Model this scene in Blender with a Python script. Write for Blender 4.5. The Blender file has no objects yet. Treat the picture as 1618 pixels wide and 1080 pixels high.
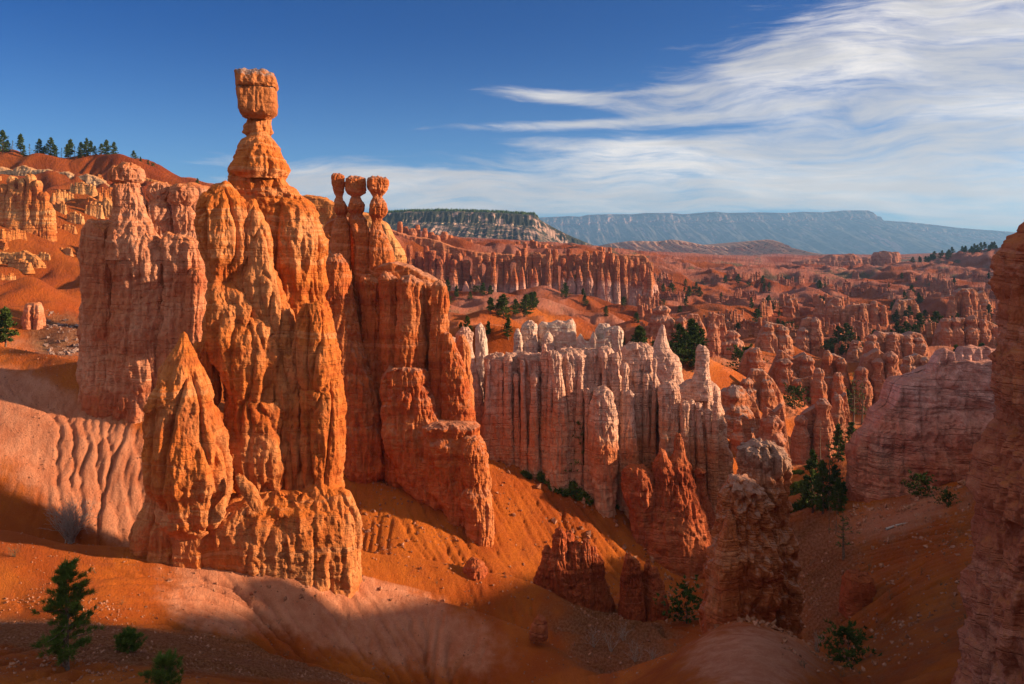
import bpy, math, random
import numpy as np
rad = math.radians
F = 1270.0            # focal length in photograph pixels; horizon on row 395, centre column 809
CX, HY = 809.0, 395.0
SC = bpy.context.scene
COL = SC.collection

# ------------------------------------------------------------------ camera, world, sun, exposure
cam_d = bpy.data.cameras.new("camera"); cam = bpy.data.objects.new("camera", cam_d); COL.objects.link(cam)
cam.location = (0, 0, 0); cam.rotation_euler = (rad(90), 0, 0)
cam_d.sensor_width = 36.0; cam_d.lens = 36.0*F/1618.0
cam_d.shift_y = -(540-HY)/1618.0
cam_d.clip_start = 0.2; cam_d.clip_end = 60000
SC.camera = cam
SUN_AZ, SUN_EL = 92.0, 16.0      # degrees clockwise from the view direction (+Y), elevation
SC.view_settings.view_transform = 'Standard'; SC.view_settings.look = 'None'
SC.view_settings.exposure = 1.18; SC.view_settings.gamma = 1.0
SC.cycles.max_bounces = 6; SC.cycles.diffuse_bounces = 4; SC.cycles.volume_bounces = 0
SC.cycles.transparent_max_bounces = 4

class NT:
    """tiny node helper"""
    def __init__(s, tree): s.t = tree; s.n = tree.nodes; s.l = tree.links
    def node(s, typ, **kw):
        n = s.n.new(typ)
        for k, v in kw.items(): setattr(n, k, v)
        return n
    def put(s, sock, v):
        if hasattr(v, 'is_linked') or isinstance(v, bpy.types.NodeSocket): s.l.new(v, sock)
        else: sock.default_value = v
    def m(s, op, a, b=0.0, c=0.0, clamp=False):
        n = s.node('ShaderNodeMath', operation=op, use_clamp=clamp)
        s.put(n.inputs[0], a); s.put(n.inputs[1], b); s.put(n.inputs[2], c); return n.outputs[0]
    def vec(s, x, y, z):
        n = s.node('ShaderNodeCombineXYZ')
        s.put(n.inputs[0], x); s.put(n.inputs[1], y); s.put(n.inputs[2], z); return n.outputs[0]
    def vm(s, op, a, b):
        n = s.node('ShaderNodeVectorMath', operation=op); s.put(n.inputs[0], a); s.put(n.inputs[1], b); return n.outputs[0]
    def noise(s, v, scale, detail=4.0, rough=0.55, dist=0.0):
        n = s.node('ShaderNodeTexNoise'); s.put(n.inputs['Vector'], v)
        n.inputs['Scale'].default_value = scale; n.inputs['Detail'].default_value = detail
        n.inputs['Roughness'].default_value = rough; n.inputs['Distortion'].default_value = dist
        return n.outputs['Fac']
    def ss(s, v, a, b, lo=0.0, hi=1.0):
        n = s.node('ShaderNodeMapRange', interpolation_type='SMOOTHSTEP'); s.put(n.inputs['Value'], v)
        n.inputs['From Min'].default_value = a; n.inputs['From Max'].default_value = b
        n.inputs['To Min'].default_value = lo; n.inputs['To Max'].default_value = hi
        return n.outputs[0]
    def mix(s, f, a, b, blend='MIX'):
        n = s.node('ShaderNodeMix', data_type='RGBA', blend_type=blend, clamp_factor=True)
        s.put(n.inputs[0], f); s.put(n.inputs[6], a if not isinstance(a, tuple) else (*a[:3], 1)); s.put(n.inputs[7], b if not isinstance(b, tuple) else (*b[:3], 1))
        return n.outputs[2]

world = bpy.data.worlds.new("World"); SC.world = world; world.use_nodes = True
W = NT(world.node_tree); W.n.clear()
sky = W.node('ShaderNodeTexSky', sky_type='NISHITA', sun_disc=False, sun_elevation=rad(SUN_EL), sun_rotation=rad(SUN_AZ),
             altitude=2500.0, air_density=1.0, dust_density=0.6, ozone_density=3.0)
tc = W.node('ShaderNodeTexCoord'); sep = W.node('ShaderNodeSeparateXYZ'); W.l.new(tc.outputs['Generated'], sep.inputs[0])
X, Y, Z = sep.outputs
az = W.m('MULTIPLY', W.m('ARCTAN2', X, Y), 57.2958); el = W.m('MULTIPLY', W.m('ARCSINE', Z), 57.2958)
P0 = W.vec(az, el, 0.0)
w1 = W.noise(W.vm('MULTIPLY', P0, (0.05, 0.12, 0)), 1.0, 2.0); w2 = W.noise(W.vm('MULTIPLY', P0, (0.12, 0.3, 0)), 1.0, 3.0)
elw = W.m('ADD', el, W.m('MULTIPLY', W.m('SUBTRACT', w1, 0.5), 5.0))
elw = W.m('ADD', elw, W.m('MULTIPLY', W.m('SUBTRACT', w2, 0.5), 0.9))
azw = W.m('ADD', az, W.m('MULTIPLY', W.m('SUBTRACT', w2, 0.5), 3.0))
P1 = W.vec(W.m('ADD', azw, W.m('MULTIPLY', elw, 0.9)), elw, 0.0)
n_str = W.noise(W.vm('MULTIPLY', P1, (0.055, 0.75, 0)), 1.0, 8.0, 0.66, 0.2)      # long streaks
n_fine = W.noise(W.vm('MULTIPLY', P1, (0.28, 1.9, 0)), 1.0, 8.0, 0.68, 0.35)      # hair
n_big = W.noise(W.vm('MULTIPLY', P1, (0.07, 0.22, 0)), 1.0, 3.0, 0.5, 0.3)
def AE(px, py):
    a = math.atan((px-CX)/F); return math.degrees(a), math.degrees(math.atan((HY-py)/F*math.cos(a)))
BLOBS = [  # px, py, half width px, half height px, slant deg, weight
    (1490, 58, 270, 55, 4, 1.05), (1760, 120, 260, 130, 0, .9), (1640, 212, 340, 42, -3, .85), (1240, 100, 85, 30, 10, .75), (1250, 156, 150, 15, -3, .95),
    (1150, 238, 300, 13, -3, .8), (1330, 268, 420, 34, -2, 1.0), (1250, 308, 430, 22, 0, 1.0), (910, 157, 140, 11, -8, 1.1), (930, 196, 190, 8, 1, .9),
    (1040, 143, 110, 5, 2, .45), (700, 290, 250, 24, -4, 1.3), (820, 322, 260, 14, 0, 1.1), (560, 298, 160, 20, 0, 1.0), (525, 220, 45, 3, -2, .5), (1000, 275, 140, 16, -8, .55),
    (1480, 338, 100, 3.0, -6, .6), (1560, 352, 200, 9, 0, .35), (2100, 150, 500, 200, 0, .9), (-400, 260, 300, 40, 0, .8), (600, 95, 40, 4, 0, .12)]
acc = 0.0
for (px, py, wx, wy, sl, wt) in BLOBS:
    a0, e0 = AE(px, py); sx = 1.12*math.degrees(wx/F); sy = 1.05*math.degrees(wy/F); c, s_ = math.cos(rad(sl)), math.sin(rad(sl))
    da = W.m('SUBTRACT', az, a0); de = W.m('SUBTRACT', el, e0)
    p = W.m('MULTIPLY_ADD', da, c/sx, W.m('MULTIPLY', de, s_/sx)); q = W.m('MULTIPLY_ADD', de, c/sy, W.m('MULTIPLY', da, -s_/sy))
    r2 = W.m('MULTIPLY_ADD', p, p, W.m('MULTIPLY', q, q))
    g = W.m('MULTIPLY', W.m('EXPONENT', W.m('MULTIPLY', r2, -0.9)), wt)
    acc = g if isinstance(acc, float) else W.m('ADD', acc, g)
acc = W.m('ADD', acc, W.ss(W.m('ABSOLUTE', az), 48.0, 80.0, 0.0, 0.85)); acc = W.m('ADD', acc, W.ss(el, 22.0, 42.0, 0.0, 0.30))   # unseen cloud added overhead and behind the viewer as fill light
acc = W.m('MINIMUM', acc, 1.15)
tex = W.m('ADD', W.m('MULTIPLY', W.m('SUBTRACT', n_str, 0.5), 2.1), W.m('MULTIPLY', W.m('SUBTRACT', n_fine, 0.5), 1.15))
den = W.m('ADD', W.m('ADD', acc, -0.56), W.m('MULTIPLY', tex, W.ss(acc, 0.02, 0.35)))
den = W.ss(den, -0.2, 0.95)
shade = W.ss(W.m('ADD', n_big, W.m('MULTIPLY', n_str, 0.8)), 0.66, 1.0)
ccol = W.mix(shade, (5.9, 5.35, 4.7), (3.1, 2.95, 2.9))
low = W.ss(el, 0.5, 9.0)
ccol = W.mix(low, W.mix(0.35, ccol, (6.9, 5.5, 3.9)), ccol)
hz_ = W.ss(el, -2.0, 17.0)
skyt = W.mix(1.0, sky.outputs[0], W.mix(hz_, (0.42, 0.58, 0.66), (0.004, 0.185, 0.43)), 'MULTIPLY')
fin = W.mix(W.m('MULTIPLY', den, 0.93), skyt, ccol)
bg = W.node('ShaderNodeBackground'); W.l.new(fin, bg.inputs[0]); bg.inputs[1].default_value = 0.10
wo = W.node('ShaderNodeOutputWorld'); W.l.new(bg.outputs[0], wo.inputs[0])

sd = bpy.data.lights.new("sun", 'SUN'); so = bpy.data.objects.new("sun", sd); COL.objects.link(so)
sd.energy = 5.0; sd.angle = rad(1.6); sd.color = (1.0, 0.68, 0.42)
so.rotation_euler = (rad(90-SUN_EL), 0, rad(180-SUN_AZ))

# ------------------------------------------------------------------ numpy noise
_rng = np.random.RandomState(7)
_perm = _rng.permutation(256).astype(np.int32); _perm = np.concatenate([_perm, _perm, _perm])
_g = _rng.normal(size=(256, 3)); _g = (_g/np.linalg.norm(_g, axis=1)[:, None]).astype(np.float32)
def pn(x, y, z, seed=0):
    x = np.asarray(x, np.float32)+np.float32(seed*17.13); y = np.asarray(y, np.float32)+np.float32(seed*5.71)
    z = np.asarray(z, np.float32)+np.float32(seed*9.37)
    x, y, z = np.broadcast_arrays(x, y, z)
    fx, fy, fz = np.floor(x), np.floor(y), np.floor(z)
    ix, iy, iz = (fx.astype(np.int32) & 255), (fy.astype(np.int32) & 255), (fz.astype(np.int32) & 255)
    fx = x-fx; fy = y-fy; fz = z-fz
    sx = fx*fx*fx*(fx*(fx*6-15)+10); sy = fy*fy*fy*(fy*(fy*6-15)+10); sz = fz*fz*fz*(fz*(fz*6-15)+10)
    out = 0
    for dx in (0, 1):
        a = _perm[ix+dx]; wx = sx if dx else 1-sx
        for dy in (0, 1):
            b = _perm[a+iy+dy]; wy = wx*(sy if dy else 1-sy)
            for dz in (0, 1):
                g = _g[_perm[b+iz+dz]]
                out = out+wy*(sz if dz else 1-sz)*(g[..., 0]*(fx-dx)+g[..., 1]*(fy-dy)+g[..., 2]*(fz-dz))
    return out*1.6
def fbm(x, y, z, oct=4, seed=0, gain=0.5, ridged=False):
    s = 0; a = 1.0; t = 0; f = 1.0
    for i in range(oct):
        n = pn(x*f, y*f, z*f, seed+i*3)
        s = s+a*((1-2*np.abs(n)) if ridged else n); t += a; a *= gain; f *= 2.03
    return s/t
def sst(x, a, b):
    t = np.clip((x-a)/(b-a), 0, 1); return t*t*(3-2*t)
def PX(px, py, D): return np.array([(px-CX)/F*D, D, (HY-py)/F*D])

# ------------------------------------------------------------------ object helpers
def mesh_from(name, V, Fq, smooth=True, attrs=None):
    me = bpy.data.meshes.new(name)
    V = np.ascontiguousarray(V, np.float32); Fq = np.ascontiguousarray(Fq, np.int32); k = Fq.shape[1]
    me.vertices.add(len(V)); me.vertices.foreach_set("co", V.ravel())
    me.loops.add(Fq.size); me.loops.foreach_set("vertex_index", Fq.ravel())
    me.polygons.add(len(Fq)); me.polygons.foreach_set("loop_start", np.arange(0, Fq.size, k, dtype=np.int32))
    me.polygons.foreach_set("use_smooth", np.full(len(Fq), smooth, bool))
    if attrs:
        for n, a in attrs.items():
            at = me.attributes.new(n, 'FLOAT', 'POINT'); at.data.foreach_set("value", np.ascontiguousarray(a, np.float32).ravel())
    me.update(calc_edges=True); return me
class MB:
    def __init__(s): s.v = []; s.f = []; s.n = 0
    def add(s, V, Fq):
        V = np.asarray(V, float).reshape(-1, 3); Fq = np.asarray(Fq, int)
        if Fq.shape[1] == 3: Fq = np.concatenate([Fq, Fq[:, 2:3]], 1); Fq = Fq  # kept as tris below
        s.v.append(V); s.f.append(Fq+s.n); s.n += len(V)
    def obj(s, name, mat, parent=None, origin=None, smooth=True):
        V = np.concatenate(s.v); Fq = np.concatenate(s.f)
        o_ = np.zeros(3) if origin is None else np.asarray(origin, float)
        if parent is not None and origin is None: o_ = np.array(parent.location)
        V = V-o_
        tri = Fq[:, 2] == Fq[:, 3]
        if tri.all(): me = mesh_from(name, V, Fq[:, :3], smooth)
        elif tri.any():   # split quads so that one polygon size remains
            q = Fq[~tri]; T = np.concatenate([Fq[tri][:, :3], q[:, [0, 1, 2]], q[:, [0, 2, 3]]]); me = mesh_from(name, V, T, smooth)
        else: me = mesh_from(name, V, Fq, smooth)
        o = bpy.data.objects.new(name, me); COL.objects.link(o)
        if parent is not None: o.parent = parent
        else: o.location = tuple(o_)
        if mat: me.materials.append(mat)
        return o
def tag(o, label=None, cat=None, group=None, kind=None):
    if label: o['label'] = label
    if cat: o['category'] = cat
    if group: o['group'] = group
    if kind: o['kind'] = kind
    return o
def thing(name, label, cat, loc, group=None):
    o = bpy.data.objects.new(name, None); COL.objects.link(o); o.location = tuple(float(c) for c in loc)
    o.empty_display_size = 0.5
    return tag(o, label, cat, group)
def dup(root, loc, rz=0.0, sc=(1, 1, 1), label=None, group=None):
    r = root.copy(); COL.objects.link(r); r.location = loc; r.rotation_euler = (0, 0, rz); r.scale = sc
    if label: r['label'] = label
    if group: r['group'] = group
    for ch in list(root.children):
        c = ch.copy(); COL.objects.link(c); c.parent = r
    return r
# ------------------------------------------------------------------ materials
def new_mat(name):
    m = bpy.data.materials.new(name); m.use_nodes = True; t = NT(m.node_tree); t.n.clear()
    b = t.node('ShaderNodeBsdfPrincipled'); o = t.node('ShaderNodeOutputMaterial'); t.l.new(b.outputs[0], o.inputs[0])
    b.inputs['Specular IOR Level'].default_value = 0.15
    return m, t, b
def bump(t, b, h, dist, strength=1.0, prev=None):
    n = t.node('ShaderNodeBump'); n.inputs['Strength'].default_value = strength; n.inputs['Distance'].default_value = dist
    t.put(n.inputs['Height'], h)
    if prev is not None: t.l.new(prev, n.inputs['Normal'])
    t.l.new(n.outputs[0], b.inputs['Normal']); return n.outputs[0]
def rock_mat(name, lo, mid, hi, white=None, wcol=(0.60, 0.42, 0.34), S=1.0, dusty=(0.52, 0.17, 0.04), dust=0.5, dark=0.5, grey=0.0, strat=1.0, vary=0.0):
    """S = size of the detail in metres; white=(z0, z1) a pale layer between two heights"""
    m, t, b = new_mat(name)
    g = t.node('ShaderNodeNewGeometry'); P = g.outputs['Position']; N = g.outputs['Normal']
    sp = t.node('ShaderNodeSeparateXYZ'); t.l.new(P, sp.inputs[0]); z = sp.outputs[2]
    sn = t.node('ShaderNodeSeparateXYZ'); t.l.new(N, sn.inputs[0]); nz = sn.outputs[2]
    wob = t.noise(P, 0.12/S, 3)
    lay = t.noise(t.vec(t.m('MULTIPLY', sp.outputs[0], .02/S), t.m('MULTIPLY', sp.outputs[1], .02/S), t.m('MULTIPLY_ADD', wob, 1.1, t.m('MULTIPLY', z, 0.42/S))), 1.0, 6, 0.65)
    patch = t.noise(P, 0.16/S, 5, 0.6)
    c = t.mix(t.ss(lay, 0.36, 0.52), lo, mid); c = t.mix(t.ss(patch, 0.42, 0.66), c, hi)
    c = t.mix(t.ss(t.m('ABSOLUTE', t.m('SUBTRACT', lay, 0.585)), 0.012, 0.035, .55, 0.0), c, tuple(min(.75, k*1.15+.04) for k in hi))
    fine = t.noise(P, 1.7/S, 6, 0.65)
    c = t.mix(t.ss(fine, 0.3, 0.7, 0.0, 0.55), c, t.mix(1.0, c, (0.6, 0.55, 0.52), 'MULTIPLY'))
    if white:
        zz = t.m('MULTIPLY_ADD', t.m('SUBTRACT', wob, 0.5), (white[1]-white[0])*0.9, z)
        zz = t.m('MULTIPLY_ADD', t.m('SUBTRACT', patch, 0.5), (white[1]-white[0])*0.7, zz)
        d = (white[1]-white[0])*0.28
        wf = t.m('MULTIPLY', t.ss(zz, white[0]-d, white[0]+d), t.ss(zz, white[1]-d*.5, white[1]+d*.5, 1, 0))
        c = t.mix(t.m('MULTIPLY', wf, 0.92), c, t.mix(t.ss(fine, .35, .65), wcol, tuple(k*0.72 for k in wcol)))
    # vertical streaks of wash and stain
    st = t.noise(t.vm('MULTIPLY', P, (1.5/S, 1.5/S, 0.12/S)), 1.0, 5, 0.6)
    c = t.mix(t.ss(st, 0.52, 0.72, 0, dark), c, t.mix(1.0, c, (0.62, 0.42, 0.36), 'MULTIPLY'))
    c = t.mix(t.ss(st, 0.46, 0.26, 0, 0.35), c, dusty)
    # thin dark beds
    bed = t.noise(t.vec(t.m('MULTIPLY', sp.outputs[0], .05/S), t.m('MULTIPLY', sp.outputs[1], .05/S), t.m('MULTIPLY_ADD', wob, 2.0, t.m('MULTIPLY', z, 1.6/S))), 1.0, 3, 0.5)
    bf = t.m('ABSOLUTE', t.m('SUBTRACT', bed, 0.5))
    c = t.mix(t.m('MULTIPLY', t.ss(patch, .5, .62), t.ss(bf, 0.0, 0.016, 0.4*strat, 0.0)), c, t.mix(1.0, c, (0.5, 0.42, 0.4), 'MULTIPLY'))
    # loose soil that lies on ledges
    c = t.mix(t.m('MULTIPLY', t.ss(nz, 0.35, 0.85), dust), c, dusty)
    if grey: c = t.mix(t.m('MULTIPLY', t.ss(nz, 0.2, 0.75), t.ss(patch, 0.25, 0.5, 0.4*grey, grey)), c, (0.33, 0.27, 0.25))
    if vary:
        oi = t.node('ShaderNodeObjectInfo'); c = t.mix(t.m('MULTIPLY', oi.outputs['Random'], vary), c, (0.42, 0.16, 0.10))
    t.l.new(c, b.inputs['Base Color']); b.inputs['Roughness'].default_value = 0.92
    vor = t.node('ShaderNodeTexVoronoi', feature='F1'); t.put(vor.inputs['Vector'], t.vm('ADD', t.vm('MULTIPLY', P, (1.2, 1.2, .8)), t.vm('MULTIPLY', t.vec(fine, st, wob), (.5, .5, .5)))); vor.inputs['Scale'].default_value = 1.1/S
    n3 = t.noise(P, 6.0/S, 5, 0.7)
    h = t.m('ADD', t.m('MULTIPLY', fine, 0.9), t.m('MULTIPLY', n3, 0.30))
    h = t.m('ADD', h, t.m('MULTIPLY', vor.outputs['Distance'], 0.35)); h = t.m('ADD', h, t.m('MULTIPLY', st, 0.85))
    h = t.m('ADD', h, t.m('MULTIPLY', t.ss(bf, 0.0, 0.035), 0.22*strat))
    h = t.m('ADD', h, t.m('MULTIPLY', lay, 0.16*strat))
    bump(t, b, h, 0.42*S, 1.0)
    return m
PKD, PKM, PKH = (0.52, 0.15, 0.065), (0.62, 0.235, 0.115), (0.68, 0.33, 0.20)
M_ham = rock_mat('hammer_rock', (0.45, 0.11, 0.024), (0.62, 0.19, 0.042), (0.66, 0.28, 0.11), S=0.8, dusty=(0.54, 0.14, 0.014), dark=.6, strat=.6)
M_cap = rock_mat('cap_rock', (0.30, 0.10, 0.035), (0.54, 0.175, 0.045), (0.58, 0.22, 0.08), S=0.8, grey=0.75, dust=.2, strat=.4)
M_wall = rock_mat('pink_wall_rock', PKD, PKM, PKH, S=1.0, dusty=(0.55, 0.17, 0.035), strat=.7)
M_sis = rock_mat('sister_rock', (0.44, 0.10, 0.03), (0.57, 0.165, 0.045), (0.62, 0.23, 0.085), S=1.0, dusty=(0.54, 0.16, 0.03), grey=.35, strat=.6)
M_fin = rock_mat('fin_rock', (0.62, 0.19, 0.07), (0.70, 0.28, 0.13), (0.74, 0.40, 0.25), white=(-19.0, -5.0), wcol=(0.80, 0.50, 0.39), S=1.1, grey=.35, dusty=(0.50, 0.19, 0.08))
M_white = rock_mat('white_rock', (0.64, 0.38, 0.29), (0.72, 0.49, 0.39), (0.76, 0.58, 0.48), S=1.1, dusty=(0.62, 0.34, 0.22), dust=.3, dark=.35)
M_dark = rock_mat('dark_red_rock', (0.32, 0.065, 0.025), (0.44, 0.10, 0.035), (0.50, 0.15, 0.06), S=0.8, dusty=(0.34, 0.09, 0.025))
M_pil = rock_mat('pillar_rock', (0.46, 0.11, 0.035), (0.58, 0.18, 0.06), (0.60, 0.25, 0.11), S=0.8, grey=.4, dusty=(0.50, 0.20, 0.10), white=(-13.6, -8), wcol=(0.44, 0.28, 0.21))
M_near = rock_mat('near_pillar_rock', (0.44, 0.12, 0.06), (0.55, 0.18, 0.09), (0.60, 0.25, 0.15), S=0.7, dark=.6)
M_rwall = rock_mat('banded_wall_rock', (0.46, 0.12, 0.06), (0.56, 0.19, 0.105), (0.60, 0.27, 0.17), white=(-16.5, 4), wcol=(0.72, 0.42, 0.37), S=1.0, strat=1.5, dusty=(0.45, 0.17, 0.10))
M_mid = rock_mat('mid_hoodoo_rock', (0.40, 0.11, 0.045), (0.52, 0.18, 0.075), (0.58, 0.26, 0.14), S=1.8, grey=.6, dusty=(0.44, 0.20, 0.11), vary=.6)
M_far = rock_mat('far_hoodoo_rock', (0.34, 0.08, 0.035), (0.50, 0.15, 0.06), (0.56, 0.22, 0.10), white=(-34.0, -18.5), wcol=(0.68, 0.40, 0.33), S=3.6, dusty=(0.44, 0.16, 0.07), vary=.3)
M_left = rock_mat('left_cliff_rock', (0.50, 0.14, 0.035), (0.62, 0.24, 0.07), (0.66, 0.35, 0.14), S=2.5, dusty=(0.56, 0.19, 0.04))
M_rim = rock_mat('rim_rock', (0.55, 0.26, 0.11), (0.64, 0.40, 0.22), (0.70, 0.50, 0.32), S=2.5, dusty=(0.56, 0.24, 0.08))
M_vfar = rock_mat('distant_rock', (0.32, 0.09, 0.05), (0.42, 0.16, 0.10), (0.50, 0.25, 0.18), S=6.0, dusty=(0.36, 0.15, 0.10), vary=.4)

def ground_mat():
    m, t, b = new_mat('ground_soil')
    g = t.node('ShaderNodeNewGeometry'); P = g.outputs['Position']
    sn = t.node('ShaderNodeSeparateXYZ'); t.l.new(g.outputs['Normal'], sn.inputs[0]); nz = sn.outputs[2]
    def at(n): a = t.node('ShaderNodeAttribute', attribute_name=n); return a.outputs['Fac']
    tone, grav_shade, size, veg, rill = at('tone'), at('grav_shade'), at('size'), at('veg'), at('rill')
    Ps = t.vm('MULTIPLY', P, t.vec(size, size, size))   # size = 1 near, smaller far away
    n0 = t.noise(Ps, 0.22, 5, 0.6); n1 = t.noise(Ps, 1.1, 5, 0.65); n2 = t.noise(Ps, 7.0, 5, 0.7)
    org = t.mix(t.ss(n0, 0.35, 0.68), (0.36, 0.075, 0.010), (0.52, 0.145, 0.018))
    org = t.mix(t.ss(n1, 0.42, 0.72, 0, .5), org, (0.32, 0.075, 0.02))
    pk = t.mix(t.ss(n1, 0.3, 0.7), (0.50, 0.175, 0.085), (0.62, 0.27, 0.15))
    tf = t.ss(t.m('ADD', tone, t.m('MULTIPLY', t.m('SUBTRACT', n1, 0.5), 0.7)), 0.25, 0.75)
    c = t.mix(tf, org, pk)
    c = t.mix(t.m('MULTIPLY', rill, 0.55), c, t.mix(1.0, c, (0.62, 0.5, 0.45), 'MULTIPLY'))
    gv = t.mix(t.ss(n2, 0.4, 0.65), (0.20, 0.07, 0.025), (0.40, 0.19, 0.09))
    c = t.mix(t.ss(t.m('ADD', grav_shade, t.m('MULTIPLY', t.m('SUBTRACT', n1, 0.5), 0.9)), 0.3, 0.8, 0, .8), c, gv)
    c = t.mix(t.ss(n2, 0.5, 0.8, 0, .4), c, t.mix(1.0, c, (0.66, 0.6, 0.58), 'MULTIPLY'))
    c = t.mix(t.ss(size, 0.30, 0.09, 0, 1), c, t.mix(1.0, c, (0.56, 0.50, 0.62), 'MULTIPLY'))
    n3c = t.noise(Ps, 17.0, 3, 0.75); c = t.mix(t.ss(n3c, .56, .70, 0, .5), c, t.mix(1.0, c, (1.55, 1.8, 2.1), 'MULTIPLY')); c = t.mix(t.ss(n3c, .44, .30, 0, .55), c, t.mix(1.0, c, (.5, .45, .45), 'MULTIPLY'))
    vg = t.ss(t.m('ADD', veg, t.m('MULTIPLY', t.m('SUBTRACT', n1, 0.5), 1.6)), 0.55, 0.85, 0, .8)
    c = t.mix(vg, c, t.mix(n2, (0.035, 0.045, 0.02), (0.12, 0.10, 0.05)))
    t.l.new(c, b.inputs['Base Color']); b.inputs['Roughness'].default_value = 0.95
    h = t.m('ADD', t.m('MULTIPLY', n2, 0.5), t.m('MULTIPLY', n1, 0.9))
    n3 = t.noise(Ps, 26.0, 3, 0.7); h = t.m('ADD', h, t.m('MULTIPLY', n3, t.m('MULTIPLY_ADD', grav_shade, 0.35, 0.28)))
    nb = t.node('ShaderNodeBump'); nb.inputs['Strength'].default_value = 1.0
    t.put(nb.inputs['Distance'], t.m('DIVIDE', 0.30, size)); t.put(nb.inputs['Height'], h); t.l.new(nb.outputs[0], b.inputs['Normal'])
    return m
M_ground = ground_mat()

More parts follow.
